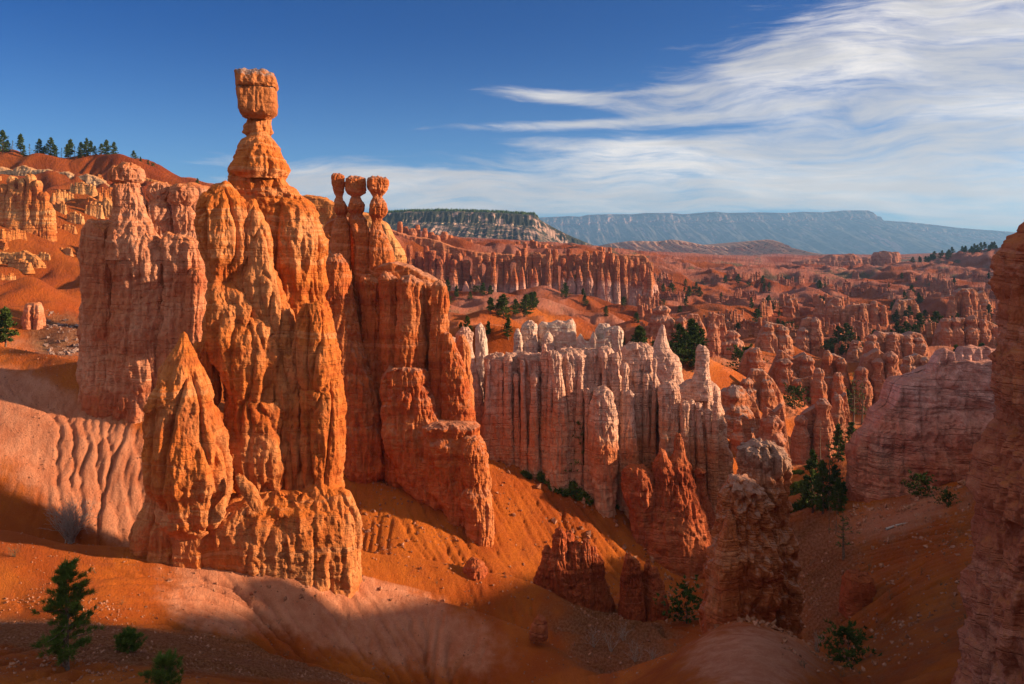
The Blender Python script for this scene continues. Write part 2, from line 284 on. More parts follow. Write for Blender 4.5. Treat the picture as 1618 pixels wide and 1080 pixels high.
# ------------------------------------------------------------------ terrain
PXC = np.array([-500, 0, 120, 230, 330, 450, 560, 660, 770, 860, 950, 1050, 1120, 1190, 1260, 1330, 1400, 1480, 1560, 1640, 1850, 2300], float)  # last two columns: unseen ridge on the right, shaped to shade the foreground
def row(d): return np.array(d, float)
ROWS = [  # per feature line: depth and photograph row at each column above
 (row([1]*22), row([2554]*22)),
 (row([12]*22), row([1347]*22)),
 (row([28, 28, 28, 28, 28, 28, 28, 28, 28, 28, 27, 26, 26, 26, 26, 27, 28, 29, 30, 30, 30, 30]), row([1090, 1096, 1098, 1100, 1110, 1130, 1150, 1180, 1210, 1230, 1230, 1200, 1172, 1150, 1160, 1190, 1190, 1170, 1130, 1080, 520, 300])),
 (row([36, 36, 36, 36.2, 36.6, 37, 37.5, 38, 38, 37, 35, 34, 34, 34, 34, 35, 36, 36, 36, 36, 36, 36]), row([1000, 1010, 1018, 1027, 1043, 1070, 1098, 1130, 1160, 1180, 1170, 1115, 1082, 1062, 1082, 1120, 1090, 1045, 1010, 960, 270, 150])),
 (row([37.3, 37.3, 37.3, 37.5, 37.9, 38.4, 39, 39.5, 39.5, 39, 37, 36, 36, 36, 36, 37, 38, 38, 38, 38, 38, 38]), row([1010, 1018, 1026, 1040, 1064, 1092, 1118, 1142, 1165, 1175, 1158, 1100, 1062, 1044, 1066, 1110, 1070, 1022, 985, 935, 290, 170])),
 (row([38.8, 38.8, 38.8, 39, 39.3, 39.8, 40.5, 41, 41, 40, 38.5, 37.5, 37.5, 37.5, 37.5, 38.5, 39.5, 39.5, 39.5, 39.5, 39.5, 39.5]), row([985, 993, 1000, 1014, 1036, 1064, 1090, 1125, 1152, 1168, 1148, 1088, 1048, 1030, 1052, 1095, 1055, 1002, 965, 915, 320, 220])),
 (row([43, 43, 43, 44, 46, 48.5, 49.5, 50, 49, 46, 43, 40, 42, 43, 42, 41, 42, 42, 42, 42, 42, 42]), row([975, 982, 988, 992, 998, 1028, 1062, 1085, 1105, 1120, 1108, 1056, 1008, 992, 1022, 1072, 1025, 978, 940, 895, 540, 500])),
 (row([54, 54, 54, 56, 57, 56.5, 57.5, 57.5, 56, 54, 48, 43, 46, 48, 46, 44, 45, 45, 45, 45, 45, 45]), row([812, 830, 859, 865, 868, 857, 902, 938, 968, 1005, 1078, 1042, 990, 968, 1003, 1058, 1000, 955, 918, 870, 520, 470])),
 (row([60.5, 60.5, 60.5, 61.5, 62.5, 63, 62, 62, 62, 61, 56, 56, 58, 58, 56, 52, 52, 52, 52, 52, 52, 52]), row([800, 850, 885, 905, 890, 900, 928, 962, 990, 1015, 1060, 1035, 1035, 1035, 1035, 1030, 955, 900, 870, 830, 600, 560])),
 (row([64, 65, 64.5, 64.5, 66, 68, 67, 67, 67, 67, 65, 65, 68, 70, 68, 63, 63, 63, 63, 62, 60, 60]), row([640, 715, 775, 820, 830, 850, 868, 884, 905, 925, 992, 995, 968, 960, 945, 912, 878, 850, 826, 795, 640, 600])),
 (row([72, 71, 68.5, 67.5, 69, 71, 71, 71, 73, 75, 77, 79, 82, 84, 84, 80, 76, 74, 74, 74, 72, 70]), row([560, 628, 682, 728, 780, 860, 890, 906, 918, 933, 928, 935, 915, 898, 868, 832, 815, 798, 775, 750, 620, 600])),
 (row([88, 85, 78, 72.8, 76, 84, 82, 79, 86, 88, 89, 91, 93, 98, 105, 112, 88, 85, 84, 84, 90, 95]), row([536, 544, 568, 603, 650, 700, 745, 790, 728, 746, 776, 815, 845, 830, 775, 730, 782, 764, 748, 728, 700, 690])),
 (row([100, 100, 100, 100, 105, 110, 112, 112, 114, 116, 120, 125, 130, 130, 135, 140, 120, 115, 115, 115, 120, 120]), row([565, 572, 580, 595, 615, 635, 640, 630, 566, 576, 600, 610, 630, 690, 715, 690, 715, 720, 720, 715, 640, 640])),
 (row([140, 140, 140, 145, 150, 150, 150, 150, 150, 160, 165, 170, 175, 180, 185, 190, 180, 180, 180, 180, 180, 180]), row([545, 545, 545, 560, 560, 560, 560, 560, 545, 556, 570, 575, 585, 605, 625, 640, 620, 610, 610, 600, 570, 570])),
 (row([190, 190, 195, 200, 210, 220, 250, 270, 270, 280, 290, 295, 300, 300, 300, 300, 300, 300, 300, 300, 300, 300]), row([465, 466, 474, 480, 485, 490, 500, 505, 502, 505, 520, 530, 530, 532, 535, 540, 540, 535, 530, 520, 500, 490])),
 (row([260, 260, 262, 268, 280, 310, 350, 375, 385, 385, 390, 400, 410, 420, 420, 420, 420, 420, 420, 420, 420, 420]), row([375, 372, 385, 390, 400, 420, 455, 485, 476, 470, 492, 500, 490, 490, 490, 492, 495, 492, 488, 480, 465, 450])),
 (row([330, 330, 330, 335, 345, 375, 420, 450, 455, 455, 460, 480, 500, 520, 520, 520, 520, 520, 520, 520, 520, 520]), row([296, 295, 298, 305, 335, 372, 420, 478, 486, 488, 495, 472, 460, 462, 465, 466, 468, 465, 460, 455, 440, 430])),
 (row([375, 375, 375, 375, 375, 400, 450, 490, 495, 495, 498, 560, 620, 650, 650, 650, 650, 650, 650, 650, 650, 650]), row([248, 251, 260, 264, 300, 330, 362, 380, 396, 402, 406, 440, 438, 438, 440, 442, 442, 440, 436, 430, 420, 410])),
 (row([600, 600, 600, 600, 600, 600, 700, 800, 800, 800, 800, 850, 900, 950, 950, 950, 950, 950, 900, 850, 800, 800]), row([262, 263, 268, 275, 310, 335, 370, 378, 388, 392, 396, 412, 418, 422, 424, 424, 422, 415, 395, 380, 360, 350])),
 (row([1800]*22), row([300, 300, 305, 315, 335, 350, 372, 380, 390, 394, 396, 404, 408, 409, 409, 409, 408, 407, 405, 403, 400, 400])),
 (row([5000]*22), row([395]*5+[398, 398, 400, 401, 402, 402, 403, 404, 404, 404, 404, 404, 404, 404, 404, 404, 404])),
 (row([13500]*22), row([402]*22)),
]
ug = np.arange(-700, 2500, 5.0)
def _sm(a, w=5):
    k = np.exp(-0.5*(np.arange(-3*w, 3*w+1)/w)**2); k /= k.sum()
    return np.convolve(np.pad(a, 3*w, mode='edge'), k, mode='valid')
RD = np.stack([np.log(_sm(np.interp(ug, PXC, d))) for d, v in ROWS])
RV = np.stack([_sm(np.interp(ug, PXC, v)) for d, v in ROWS])
def base_height(x, y):
    sh = np.shape(x); x = np.ravel(x).astype(float); y = np.ravel(y).astype(float); y = np.maximum(y, 1.05)
    q = np.clip((x/y*F+CX-ug[0])/5.0, 0, len(ug)-1.001); i = q.astype(int); fr = q-i
    Dk = RD[:, i]*(1-fr)+RD[:, i+1]*fr; Vk = RV[:, i]*(1-fr)+RV[:, i+1]*fr
    Zk = (HY-Vk)/F*np.exp(Dk); ly = np.log(y); z = Zk[-1].copy()
    n = len(Dk)
    for k in range(n-1):
        mk = (ly >= Dk[k]) & (ly <= Dk[k+1])
        t = np.clip((ly-Dk[k])/np.maximum(Dk[k+1]-Dk[k], 1e-6), 0, 1)
        # linear in true depth between feature lines, eased near them
        d0, d1 = np.exp(Dk[k]), np.exp(Dk[k+1]); t = np.clip((y-d0)/np.maximum(d1-d0, 1e-6), 0, 1)
        t = 0.65*t+0.35*(t*t*(3-2*t))
        z = np.where(mk, Zk[k]*(1-t)+Zk[k+1]*t, z)
    return z.reshape(sh)
def blur(h, n=1):
    for _ in range(n):
        p = np.pad(h, 1, mode='edge'); h = (p[:-2, 1:-1]+p[2:, 1:-1]+p[1:-1, :-2]+p[1:-1, 2:]+4*p[1:-1, 1:-1])/8
    return h
FR = np.random.RandomState(41)
def flow(h):
    ny, nx = h.shape; N = ny*nx; idx = np.arange(N).reshape(ny, nx)
    p = np.pad(h, 1, mode='constant', constant_values=1e9); best = np.zeros_like(h); tgt = idx.copy()
    for dy in (-1, 0, 1):
        for dx in (-1, 0, 1):
            if dx == 0 and dy == 0: continue
            s = (h-p[1+dy:1+dy+ny, 1+dx:1+dx+nx])/math.hypot(dx, dy)*FR.uniform(.55, 1.0, h.shape); mk = s > best
            best = np.where(mk, s, best); tgt = np.where(mk, idx+dy*nx+dx, tgt)
    order = np.argsort(-h.ravel(), kind='stable').tolist(); t = tgt.ravel().tolist(); A = [1.0]*N
    for i in order:
        j = t[i]
        if j != i: A[j] += A[i]
    return np.array(A).reshape(ny, nx), best
class Grid:
    def __init__(s, x0, x1, y0, y1, res, amp, wl, its, k, cap, dif, ridge=0.0, a0=0.0):
        s.x0, s.y0, s.res = x0, y0, res
        xs = np.arange(x0, x1, res); ys = np.arange(y0, y1, res); Xg, Yg = np.meshgrid(xs, ys)
        b = base_height(Xg, Yg); s.nx, s.ny = len(xs), len(ys)
        for _ in range(3): b = blur(b, 2)
        h = b+amp*fbm(Xg/wl, Yg/wl, 0.3, 5, seed=3, gain=0.55)
        if ridge: h = h+ridge*(fbm(Xg/(wl*2.2), Yg/(wl*2.2), 0.8, 3, seed=11, ridged=True)-0.35)
        tot = np.zeros_like(h); rng = np.random.RandomState(5)
        for it in range(its):
            A, sl = flow(h+rng.uniform(-1, 1, h.shape)*0.02*res)
            inc = np.minimum(k*np.sqrt(np.maximum(A-a0, 0))*np.sqrt(np.minimum(sl/res, 1.0))*res, cap)
            inc = inc*np.clip(.75+1.5*pn(Xg/(wl*1.4), Yg/(wl*1.4), .9, 66), .4, 1.3)
            inc = blur(inc, 1) if it < 3 else inc
            h = h-inc; tot += inc; h = blur(h, dif if dif else (1 if it in (1, 3) else 0))
        s.h = h; s.tot = tot/max(cap*its*0.6, 1e-6); s.b = b
        ex = np.minimum(np.minimum(Xg-x0, xs[-1]-Xg), np.minimum(Yg-y0, ys[-1]-Yg)); s.w = np.clip(ex/(12*res), 0, 1)
    def samp(s, a, x, y):
        gx = (x-s.x0)/s.res; gy = (y-s.y0)/s.res; inside = (gx >= 0) & (gx < s.nx-1.01) & (gy >= 0) & (gy < s.ny-1.01)
        gx = np.clip(gx, 0, s.nx-1.01); gy = np.clip(gy, 0, s.ny-1.01); i = gx.astype(int); j = gy.astype(int); u = gx-i; v = gy-j
        r = (a[j, i]*(1-u)+a[j, i+1]*u)*(1-v)+(a[j+1, i]*(1-u)+a[j+1, i+1]*u)*v
        return r, inside
GR = [Grid(-3200, 4200, 700, 8000, 16.0, 7.0, 300.0, 3, 0.04, 6.0, 1, 20.0),
      Grid(-420, 560, 108, 960, 1.6, 3.2, 32.0, 6, 0.08, 1.4, 0, 11.0, 2.0),
      Grid(-80, 84, 20, 128, 0.20, 0.55, 9.0, 6, 0.048, 0.14, 0, 0.0, 3.0)]
def height(x, y, extra=False):
    x = np.asarray(x, float); y = np.asarray(y, float)
    z = base_height(x, y); r = np.zeros_like(z)
    for g in GR:
        hh, ins = g.samp(g.h, x, y); w, _ = g.samp(g.w, x, y); w = np.where(ins, w, 0); tt, _ = g.samp(g.tot, x, y)
        z = z*(1-w)+hh*w; r = r*(1-w)+tt*w
    return (z, r) if extra else z
def H(x, y): return float(height(np.array([x]), np.array([y]))[0])
def ground_at(px, D, dz=0.0):
    x = (px-CX)/F*D; return np.array([x, D, H(x, D)+dz])
def vis_point(px, py, d0=15, d1=2500):
    """the first place where the line of sight through a photograph point meets the ground"""
    ds = np.exp(np.linspace(math.log(d0), math.log(d1), 1500)); zz = height((px-CX)/F*ds, ds)
    k = np.where(zz >= (HY-py)/F*ds)[0]
    if len(k) == 0: return None
    D = ds[k[0]]; return np.array([(px-CX)/F*D, D, zz[k[0]]])

dl = []; d = 1.5
while d < 13400:
    dl.append(d); d *= 1+(0.03 if d < 20 else 0.0034 if d < 100 else 0.0055 if d < 520 else 0.011 if d < 4000 else 0.05)
dl.append(13400.0)
cols = np.concatenate([np.arange(-620, -100, 10), np.arange(-100, 1720, 1.9), np.arange(1720, 2400, 10)])
Ug, Dg = np.meshgrid((cols-CX)/F, np.array(dl)); GX, GY = Ug*Dg, Dg
GZ, RL = height(GX, GY, True)
GPX, GPY = GX/GY*F+CX, HY-GZ/GY*F
nzr = fbm(GX/9, GY/9, 0.1, 3, seed=21); nzf = fbm(GX/60, GY/60, 0.1, 3, seed=22)
tone = np.full(GX.shape, 0.04)
def reg(px, py, wx, wy, sl=0.0, d0=0, d1=1e9):
    c, s = math.cos(rad(sl)), math.sin(rad(sl)); a = GPX-px; b = GPY-py
    u = (a*c-b*s)/wx; v = (a*s+b*c)/wy
    return np.exp(-(u*u+v*v)**1.5)*((GY > d0) & (GY < d1))
tone += 1.0*reg(560, 965, 250, 70, -17, 41, 64)+0.7*reg(330, 965, 90, 40, -20, 41, 62)+.45*reg(380, 880, 140, 40, 0, 44, 64)
tone += 1.0*reg(150, 740, 240, 95, -30, 58, 90)+0.6*reg(40, 640, 120, 40, -30, 60, 90)
tone += 0.8*reg(1190, 1040, 120, 60, 0, 22, 52)+0.55*reg(1400, 820, 160, 40, 15, 40, 95)
tone += np.where(GY > 120, 0.25+1.1*nzf+0.3*sst(GY, 250, 700), 0)
tone += np.where((GY > 150) & (GY < 420) & (GPX < 640), -0.5, 0)
grav_shade = reg(300, 1030, 460, 34, -6, 30, 48)*1.2+reg(980, 1030, 110, 60, -20, 50, 70)+0.4*reg(1280, 900, 80, 120, 0, 50, 130)
grav_shade += reg(90, 530, 60, 40, 0, 90, 170)
grav_shade += 0.42*sst(GPX, 1150, 1290)*sst(GPY, 700, 800)*((GY > 36) & (GY < 120))+0.35*reg(950, 960, 220, 70, -15, 62, 92)  # brown tint also paints the shade of the lower-right slope into the soil
veg = np.where(GY > 110, 0.22+0.9*nzf-0.25*sst(GZ-base_height(GX, GY), 0, 4), 0)
veg = np.where((GY > 150) & (GPX < 640), veg*.4-.1, veg)
veg = np.where((GY > 230) & (GPX > 640), veg+0.16, veg); veg = np.where(GY > 560, veg+0.20, veg)
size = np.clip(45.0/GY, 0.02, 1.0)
nr, nc = GX.shape; idx = np.arange(nr*nc).reshape(nr, nc)
FQ = np.stack([idx[:-1, :-1], idx[:-1, 1:], idx[1:, 1:], idx[1:, :-1]], -1).reshape(-1, 4)
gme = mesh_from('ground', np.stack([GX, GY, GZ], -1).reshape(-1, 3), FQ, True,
                dict(tone=np.clip(tone, 0, 1.2), grav_shade=np.clip(grav_shade, 0, 1), size=size, veg=np.clip(veg, 0, 1), rill=np.clip(RL, 0, 1)))
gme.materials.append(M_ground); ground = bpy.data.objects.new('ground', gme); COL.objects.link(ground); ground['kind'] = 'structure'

# unseen rim slope behind the viewer, added to cut skylight and bounce warm light
bx_, by_ = np.meshgrid(np.linspace(-260, 330, 300), np.linspace(-95, 1.4, 70))
sl_ = np.clip(-(by_-1.4)/70, 0, 1); bz_ = -1.75+28*sl_**1.1+4*fbm(bx_/25, by_/25, .4, 4, 91)*sst(sl_, 0, .2)-3*fbm(bx_/9, by_/30, .4, 3, 95, ridged=True)*sst(sl_, 0.02, .2)
bz_ = bz_+22*sst(bx_, 40, 90)*(1-sl_)-8*sst(-bx_, 10, 90)*(1-sl_)
ii = np.arange(bx_.size).reshape(bx_.shape)
rm = mesh_from('hillside', np.stack([bx_, by_, bz_], -1).reshape(-1, 3), np.stack([ii[:-1, :-1], ii[:-1, 1:], ii[1:, 1:], ii[1:, :-1]], -1).reshape(-1, 4), True,
    dict(tone=np.full(bx_.size, .15), grav_shade=np.full(bx_.size, .2), size=np.full(bx_.size, 1.0), veg=np.zeros(bx_.size), rill=np.zeros(bx_.size)))
rm.materials.append(M_ground); ro_ = bpy.data.objects.new('hillside', rm); COL.objects.link(ro_); ro_['kind'] = 'structure'
# ------------------------------------------------------------------ rock columns and walls
def strata(z, wob):
    """shared beds: hard layers stand proud, soft ones recede"""
    zz = z+wob
    a = np.tanh(4.2*pn(zz/2.6, 0.3, 0.7, 31)); b = np.tanh(2.2*pn(zz/1.05, 0.9, 0.1, 32)); c = pn(zz/0.42, 0.5, 0.5, 33)
    return 0.60*a+0.24*b+0.10*c
def rockify(x, y, z, nx, ny, R, seed, flute=.2, strat=.10, crag=.13, crack=.14, fine=.05, Rz=None, sscale=1.0):
    """offset along the horizontal normal (nx, ny); R = size of the relief in metres"""
    k = 1.0/R
    wob = 0.8*pn(x*.12, y*.12, z*.05, seed+50)
    d = flute*R*fbm(x*k*1.1, y*k*1.1, z*k*0.22, 3, seed)
    d = d+strat*R*strata(z/sscale, wob)*np.clip(0.55+1.3*pn(x*k*.7, y*k*.7, z*k*.5, seed+5), 0, 1.3)
    d = d+flute*0.9*R*(fbm(x*k*2.0+.3*wob, y*k*2.0, z*k*0.30, 3, seed+3, gain=.5, ridged=True)-.25)
    c = fbm(x*k*1.7, y*k*1.7, z*k*0.9, 5, seed+9, gain=.58)*1.25; q_ = 0.16        # broken plates: the relief steps from scarp to scarp
    ci = np.floor(c/q_); cf = c/q_-ci; cs = (ci+sst(cf, .36, .64))*q_
    d = d+crag*R*(0.3*c+0.85*cs)
    b_ = strata(z/sscale+3.7, wob*1.4+1.2*pn(x*k*.6, y*k*.6, z*k*.2, seed+6)); q_ = .28; bi = np.floor(b_/q_); bf_ = b_/q_-bi
    d = d+strat*0.55*R*(bi+sst(bf_, .4, .6))*q_
    d = d+crag*0.45*R*np.tanh(6*pn(x*k*2.6, y*k*2.6, z*k*1.3, seed+11))*0.5
    cr = 1-2.4*np.abs(pn(x*k*1.25, y*k*1.25, z*k*0.14, seed+14)); d = d-crack*R*np.clip(cr, 0, 1)**3
    cr = 1-3.2*np.abs(pn(x*k*.35, y*k*.35, (z+wob)*1.15/sscale+7, seed+17)); d = d-0.06*R*np.clip(cr, 0, 1)**2*np.clip(.4+1.5*pn(x*k*.5, y*k*.5, z*k*.5, seed+18), 0, 1)
    d = d+fine*1.1*R*fbm(x*k*4.5, y*k*4.5, z*k*2.6, 4, seed+20, gain=.6, ridged=True)
    d = d+fine*0.8*R*np.abs(fbm(x*k*7, y*k*7, z*k*2.2, 3, seed+24))
    return d
def column(mb, lv, cy, q=1.0, R=None, seed=1, nth=110, dz=0.13, power=3.0, rot=0.0, top=0.5, smooth=2, bot_pad=0, lean=0.0, foot=0.0, **kw):
    """lv: [(z, cx, half width)] from top to bottom, real metres; cy: depth of its axis; q: thickness / width"""
    lv = sorted(lv, key=lambda a: -a[0])
    if foot: e = lv[-1]; lv = lv+[(e[0]-foot, e[1], e[2]*1.04)+tuple(e[3:])]
    z = np.array([a[0] for a in lv]); cx = np.array([a[1] for a in lv]); hw = np.array([a[2] for a in lv])
    qq = np.array([a[3] if len(a) > 3 else q for a in lv], float)
    if R is None: R = float(np.clip(np.median(hw), 0.25, 2.6))
    nz = max(int((z[0]-z[-1])/dz), 8); zs = np.linspace(z[0], z[-1], nz)
    f = lambda a: np.interp(-zs, -z, a)
    C, Wd, Q = f(cx), f(hw), f(qq)
    if smooth:
        k = np.ones(2*smooth+1)/(2*smooth+1); pad = lambda a: np.convolve(np.pad(a, smooth, mode='edge'), k, mode='valid')
        C, Wd, Q = pad(C), pad(Wd), pad(Q)
    nt = 5; tt = np.linspace(0, 1, nt+1)[:-1]                    # rounded, ragged top
    fr = np.sqrt(np.maximum(1-(1-tt)**2, 0.0)); fr[0] = 0.02
    zs = np.concatenate([zs[0]+top*R*0.35*np.sqrt(np.maximum(1-fr**2, 0)), zs]); C = np.concatenate([[C[0]]*nt, C]); Wd = np.concatenate([Wd[0]*fr, Wd]); Q = np.concatenate([[Q[0]]*nt, Q])
    inner = np.concatenate([fr, np.ones(nz)])
    if rot == 0.0: rot = 0.35*math.sin(seed*1.7)
    th = np.linspace(0, 2*math.pi, nth, endpoint=False)
    ct, st = np.cos(th), np.sin(th); rr = (np.abs(ct)**power+np.abs(st)**power)**(-1/power)
    ex, ey = ct*rr, st*rr
    ex0, ey0 = ex*math.cos(rot)-ey*math.sin(rot), ex*math.sin(rot)+ey*math.cos(rot)
    m = np.abs(ex0).max(); ex0 = ex0/m
    x = C[:, None]+Wd[:, None]*ex0[None]; y = cy+(Wd*Q)[:, None]*ey0[None]+(0 if lean == 0 else lean*(zs-zs[-1])[:, None]); zz = np.repeat(zs[:, None], nth, 1)
    nx = ex0[None]/np.maximum(Wd, .1)[:, None]; ny = ey0[None]/np.maximum(Wd*Q, .1)[:, None]; nl = np.sqrt(nx*nx+ny*ny); nx = nx/nl; ny = ny/nl
    dd0 = 0.07*R
    loc = np.minimum(1.0, Wd/R)[:, None]*inner[:, None]**0.5
    dd = (dd0+rockify(x, y, zz, nx, ny, R, seed, **kw))*np.clip(loc, 0.12, 1)
    dd = np.where(inner[:, None] < 1, dd*inner[:, None], dd)
    z2 = zz+top*R*0.9*fbm(x/R*1.8, y/R*1.8, 0.2, 4, seed+40)*sst(zz, zs[nt]-1.3*R, zs[nt])+0.05*R*fbm(x/R*3, y/R*3, zz/R*3, 3, seed+41)
    V = np.stack([x+nx*dd, y+ny*dd, z2], -1).reshape(-1, 3)
    n = len(zs); idx = np.arange(n*nth).reshape(n, nth); nxt = np.roll(idx, -1, 1)
    Fq = np.stack([idx[:-1], idx[1:], nxt[1:], nxt[:-1]], -1).reshape(-1, 4)
    mb.add(V, Fq)
def pcol(mb, D, rows, q=1.0, cyo=None, **kw):
    """column traced from the photograph: rows = [(py, x left, x right)]; D = depth of its front face, real size and thickness follow"""
    mhw = np.median([(r[2]-r[1])/2 for r in rows])/F*D
    cy = D+(q*mhw*0.8 if cyo is None else cyo)
    s = cy/F
    lv = [((HY-r[0])*s, ((r[1]+r[2])/2-CX)*s, (r[2]-r[1])/2*s)+((r[3],) if len(r) > 3 else ()) for r in rows]
    if rows[-1][0] > 700 and len(rows) > 5 and D > 45: kw.setdefault('foot', 3.5)
    column(mb, lv, cy, q=q, **kw)
def wall(mb, D, tops, bot, thick=2.0, R=1.6, seed=1, res=0.16, taper=0.35, left=0.0, right=0.0, dD=0.0, **kw):
    """free-standing fin: tops = [(px, py)] along its crest, bot = photograph row of its foot (or a list of (px, py)); taper = widening towards the foot;
    dD = how much deeper its right end stands"""
    cy0 = D+thick/2; s = cy0/F
    tx = np.array([(p[0]-CX)*s for p in tops]); tz = np.array([(HY-p[1])*s for p in tops])
    if isinstance(bot, (int, float)): bot = [(tops[0][0], bot), (tops[-1][0], bot)]
    bx = np.array([(p[0]-CX)*s for p in bot]); bz = np.array([(HY-p[1])*s for p in bot])
    L = (tx[-1]-tx[0])/2; c0 = (tx[-1]+tx[0])/2; T = thick/2
    n1 = max(int(2*L/res), 12); n2 = max(int(2*T/res), 5)
    def ring():
        a = np.linspace(-1, 1, n1, endpoint=False); b = np.linspace(-1, 1, n2, endpoint=False)
        px = np.concatenate([a, np.ones(n2), -a, -np.ones(n2)]); py = np.concatenate([-np.ones(n1), b, np.ones(n1), -b])
        # round the corners
        X_, Y_ = px*L, py*T; r = min(T, L)*0.85
        qx = np.clip(X_, -(L-r), L-r); qy = np.clip(Y_, -(T-r), T-r); dx, dy = X_-qx, Y_-qy; l = np.sqrt(dx*dx+dy*dy)+1e-9
        return qx+dx/l*np.minimum(l, r), qy+dy/l*np.minimum(l, r), dx/l, dy/l
    rx, ry, nx, ny = ring(); n = len(rx)
    zspan = tz.max()-bz.min(); nz = max(int(zspan/res), 10)
    fr = [0.03, .35, .62, .84, .96]; S = np.concatenate([np.zeros(len(fr)), np.linspace(0, 1, nz)]); IN = np.concatenate([fr, np.ones(nz)])
    q = (1-taper+taper*S)[:, None]
    x = c0+rx[None]*np.where(True, 1.0, 1)+(-left*S[:, None]*(rx < 0)*(-rx/L)[None])*1.0+right*S[:, None]*((rx > 0)*(rx/L))[None]
    x = x-(1-IN)[:, None]*nx[None]*min(T, L)*0.8
    y = ry[None]*q*IN[:, None]
    xc = np.clip(x, tx[0], tx[-1]); zt = np.interp(xc, tx, tz); zb = np.interp(x, bx, bz)
    z = zt*(1-S[:, None])+zb*S[:, None]+(np.sqrt(1-IN**2)*R*0.15)[:, None]
    yy = cy0+y+dD*(x-tx[0])/(2*L)
    NX = np.repeat(nx[None], len(S), 0); NY = np.repeat(ny[None], len(S), 0); bad = (np.abs(NX)+np.abs(NY)) < .5; NY = np.where(bad, np.sign(ry)[None], NY)
    dd = rockify(x, yy, z, NX, NY, R, seed, **kw)
    dd = dd*(0.35+0.65*np.minimum(S[:, None]*8, 1))*IN[:, None]**2
    z = z+R*0.22*fbm(x/R*1.2, yy/R*1.2, 0.4, 3, seed+40)*(1-sst(S, 0, .25))[:, None]
    V = np.stack([x+NX*dd, yy+NY*dd, z], -1).reshape(-1, 3)
    m = len(S); idx = np.arange(m*n).reshape(m, n); nxt = np.roll(idx, -1, 1)
    mb.add(V, np.stack([idx[:-1], idx[1:], nxt[1:], nxt[:-1]], -1).reshape(-1, 4))
def part(name, mat, parent, specs, label=None):
    mb = MB()
    for fn in specs: fn(mb)
    o = mb.obj(name, mat, parent)
    if label: o['label'] = label
    return o
_seed = [100]
def C_(D, rows, **kw):
    _seed[0] += 7; kw.setdefault('seed', _seed[0]); return lambda mb: pcol(mb, D, rows, **kw)
def Wl(D, tops, bot, **kw):
    _seed[0] += 7; kw.setdefault('seed', _seed[0]); return lambda mb: wall(mb, D, tops, bot, **kw)

# ---- 1. the hammer
base = PX(430, 870, 60)
ham = thing('hoodoo', 'tallest orange hoodoo on bulging pillars with a square hammer-like boulder balanced on its thin neck', 'hoodoo', base)
fin_kw = dict(dz=0.075, crag=.11, crack=.30, flute=.20, strat=.13)
part('cap', M_cap, ham, [C_(58.8, [(114, 374, 412), (116, 373, 426), (121, 373, 434), (129, 374, 438), (136, 374, 439), (140, 376, 436)], q=.95, R=1.0, rot=.25, power=7, nth=170, dz=.04, smooth=1, flute=.10, strat=.04, crag=.10, crack=.04, fine=.07, top=.5),
                        C_(59.0, [(138, 378, 433), (143, 376, 435), (150, 376, 436), (162, 378, 437), (172, 379, 437), (179, 381, 436), (184, 385, 430), (187, 392, 424), (189, 397, 420)], q=.95, R=1.1, rot=.2, power=7, nth=170, dz=.045, smooth=1, flute=.09, strat=.03, crag=.09, crack=.05, fine=.05, top=.1)])
part('neck', M_ham, ham, [C_(60.0, [(180, 398, 420), (188, 393, 425), (193, 391, 424), (199, 389, 426), (205, 391, 429), (210, 389, 429), (214, 393, 426), (220, 396, 424)], q=.9, R=.8, nth=120, dz=.05, smooth=2)])
part('shoulder', M_ham, ham, [C_(59.0, [(208, 398, 422), (215, 394, 424), (221, 386, 429), (230, 381, 434), (238, 379, 438), (246, 377, 443), (256, 373, 448), (264, 369, 452), (271, 368, 453), (277, 373, 449), (283, 378, 444)], q=.9, R=1.5, nth=200, dz=.06, smooth=2, flute=.12, strat=.06, top=.1)])
part('shaft', M_ham, ham, [
    C_(59.0, [(266, 376, 442), (278, 372, 446), (290, 369, 450), (305, 368, 462), (318, 369, 478), (332, 371, 490), (350, 376, 499), (372, 380, 506), (392, 385, 513), (410, 388, 506), (440, 392, 505), (500, 396, 520), (560, 400, 528), (620, 410, 536), (700, 410, 536), (770, 415, 536), (830, 420, 540), (880, 420, 540)], q=.55, R=2.0, nth=300, **fin_kw),
    C_(59.5, [(313, 462, 478), (325, 465, 492), (345, 470, 500), (370, 476, 506), (390, 480, 512), (403, 476, 511), (425, 470, 503), (460, 470, 508), (490, 478, 516), (520, 478, 524)], q=1.2, R=1.0, nth=120, **fin_kw),
])
part('pillar', M_ham, ham, [C_(56.6, [(298, 337, 363), (304, 329, 371), (314, 321, 379), (326, 316, 384), (342, 313, 390), (362, 313, 393), (384, 317, 394), (404, 321, 392), (425, 328, 388), (445, 330, 393), (475, 328, 412), (505, 324, 428), (530, 326, 440), (560, 334, 443), (600, 352, 446), (640, 360, 440), (660, 362, 446), (700, 362, 448), (740, 368, 448), (770, 378, 446), (800, 395, 440)], q=.85, R=1.6, nth=260, **fin_kw),
    C_(56.1, [(500, 378, 418), (512, 368, 430), (535, 358, 442), (570, 356, 446), (605, 360, 446), (632, 364, 444), (640, 368, 440)], q=.7, R=1.2, nth=170, top=.2, **fin_kw),
    C_(56.0, [(632, 366, 442), (640, 364, 446), (665, 358, 452), (700, 358, 452), (735, 362, 450), (765, 376, 446), (785, 392, 436)], q=.7, R=1.2, nth=170, top=.2, **fin_kw)],
    label='front left pillar with rounded crown and bulging lobes')
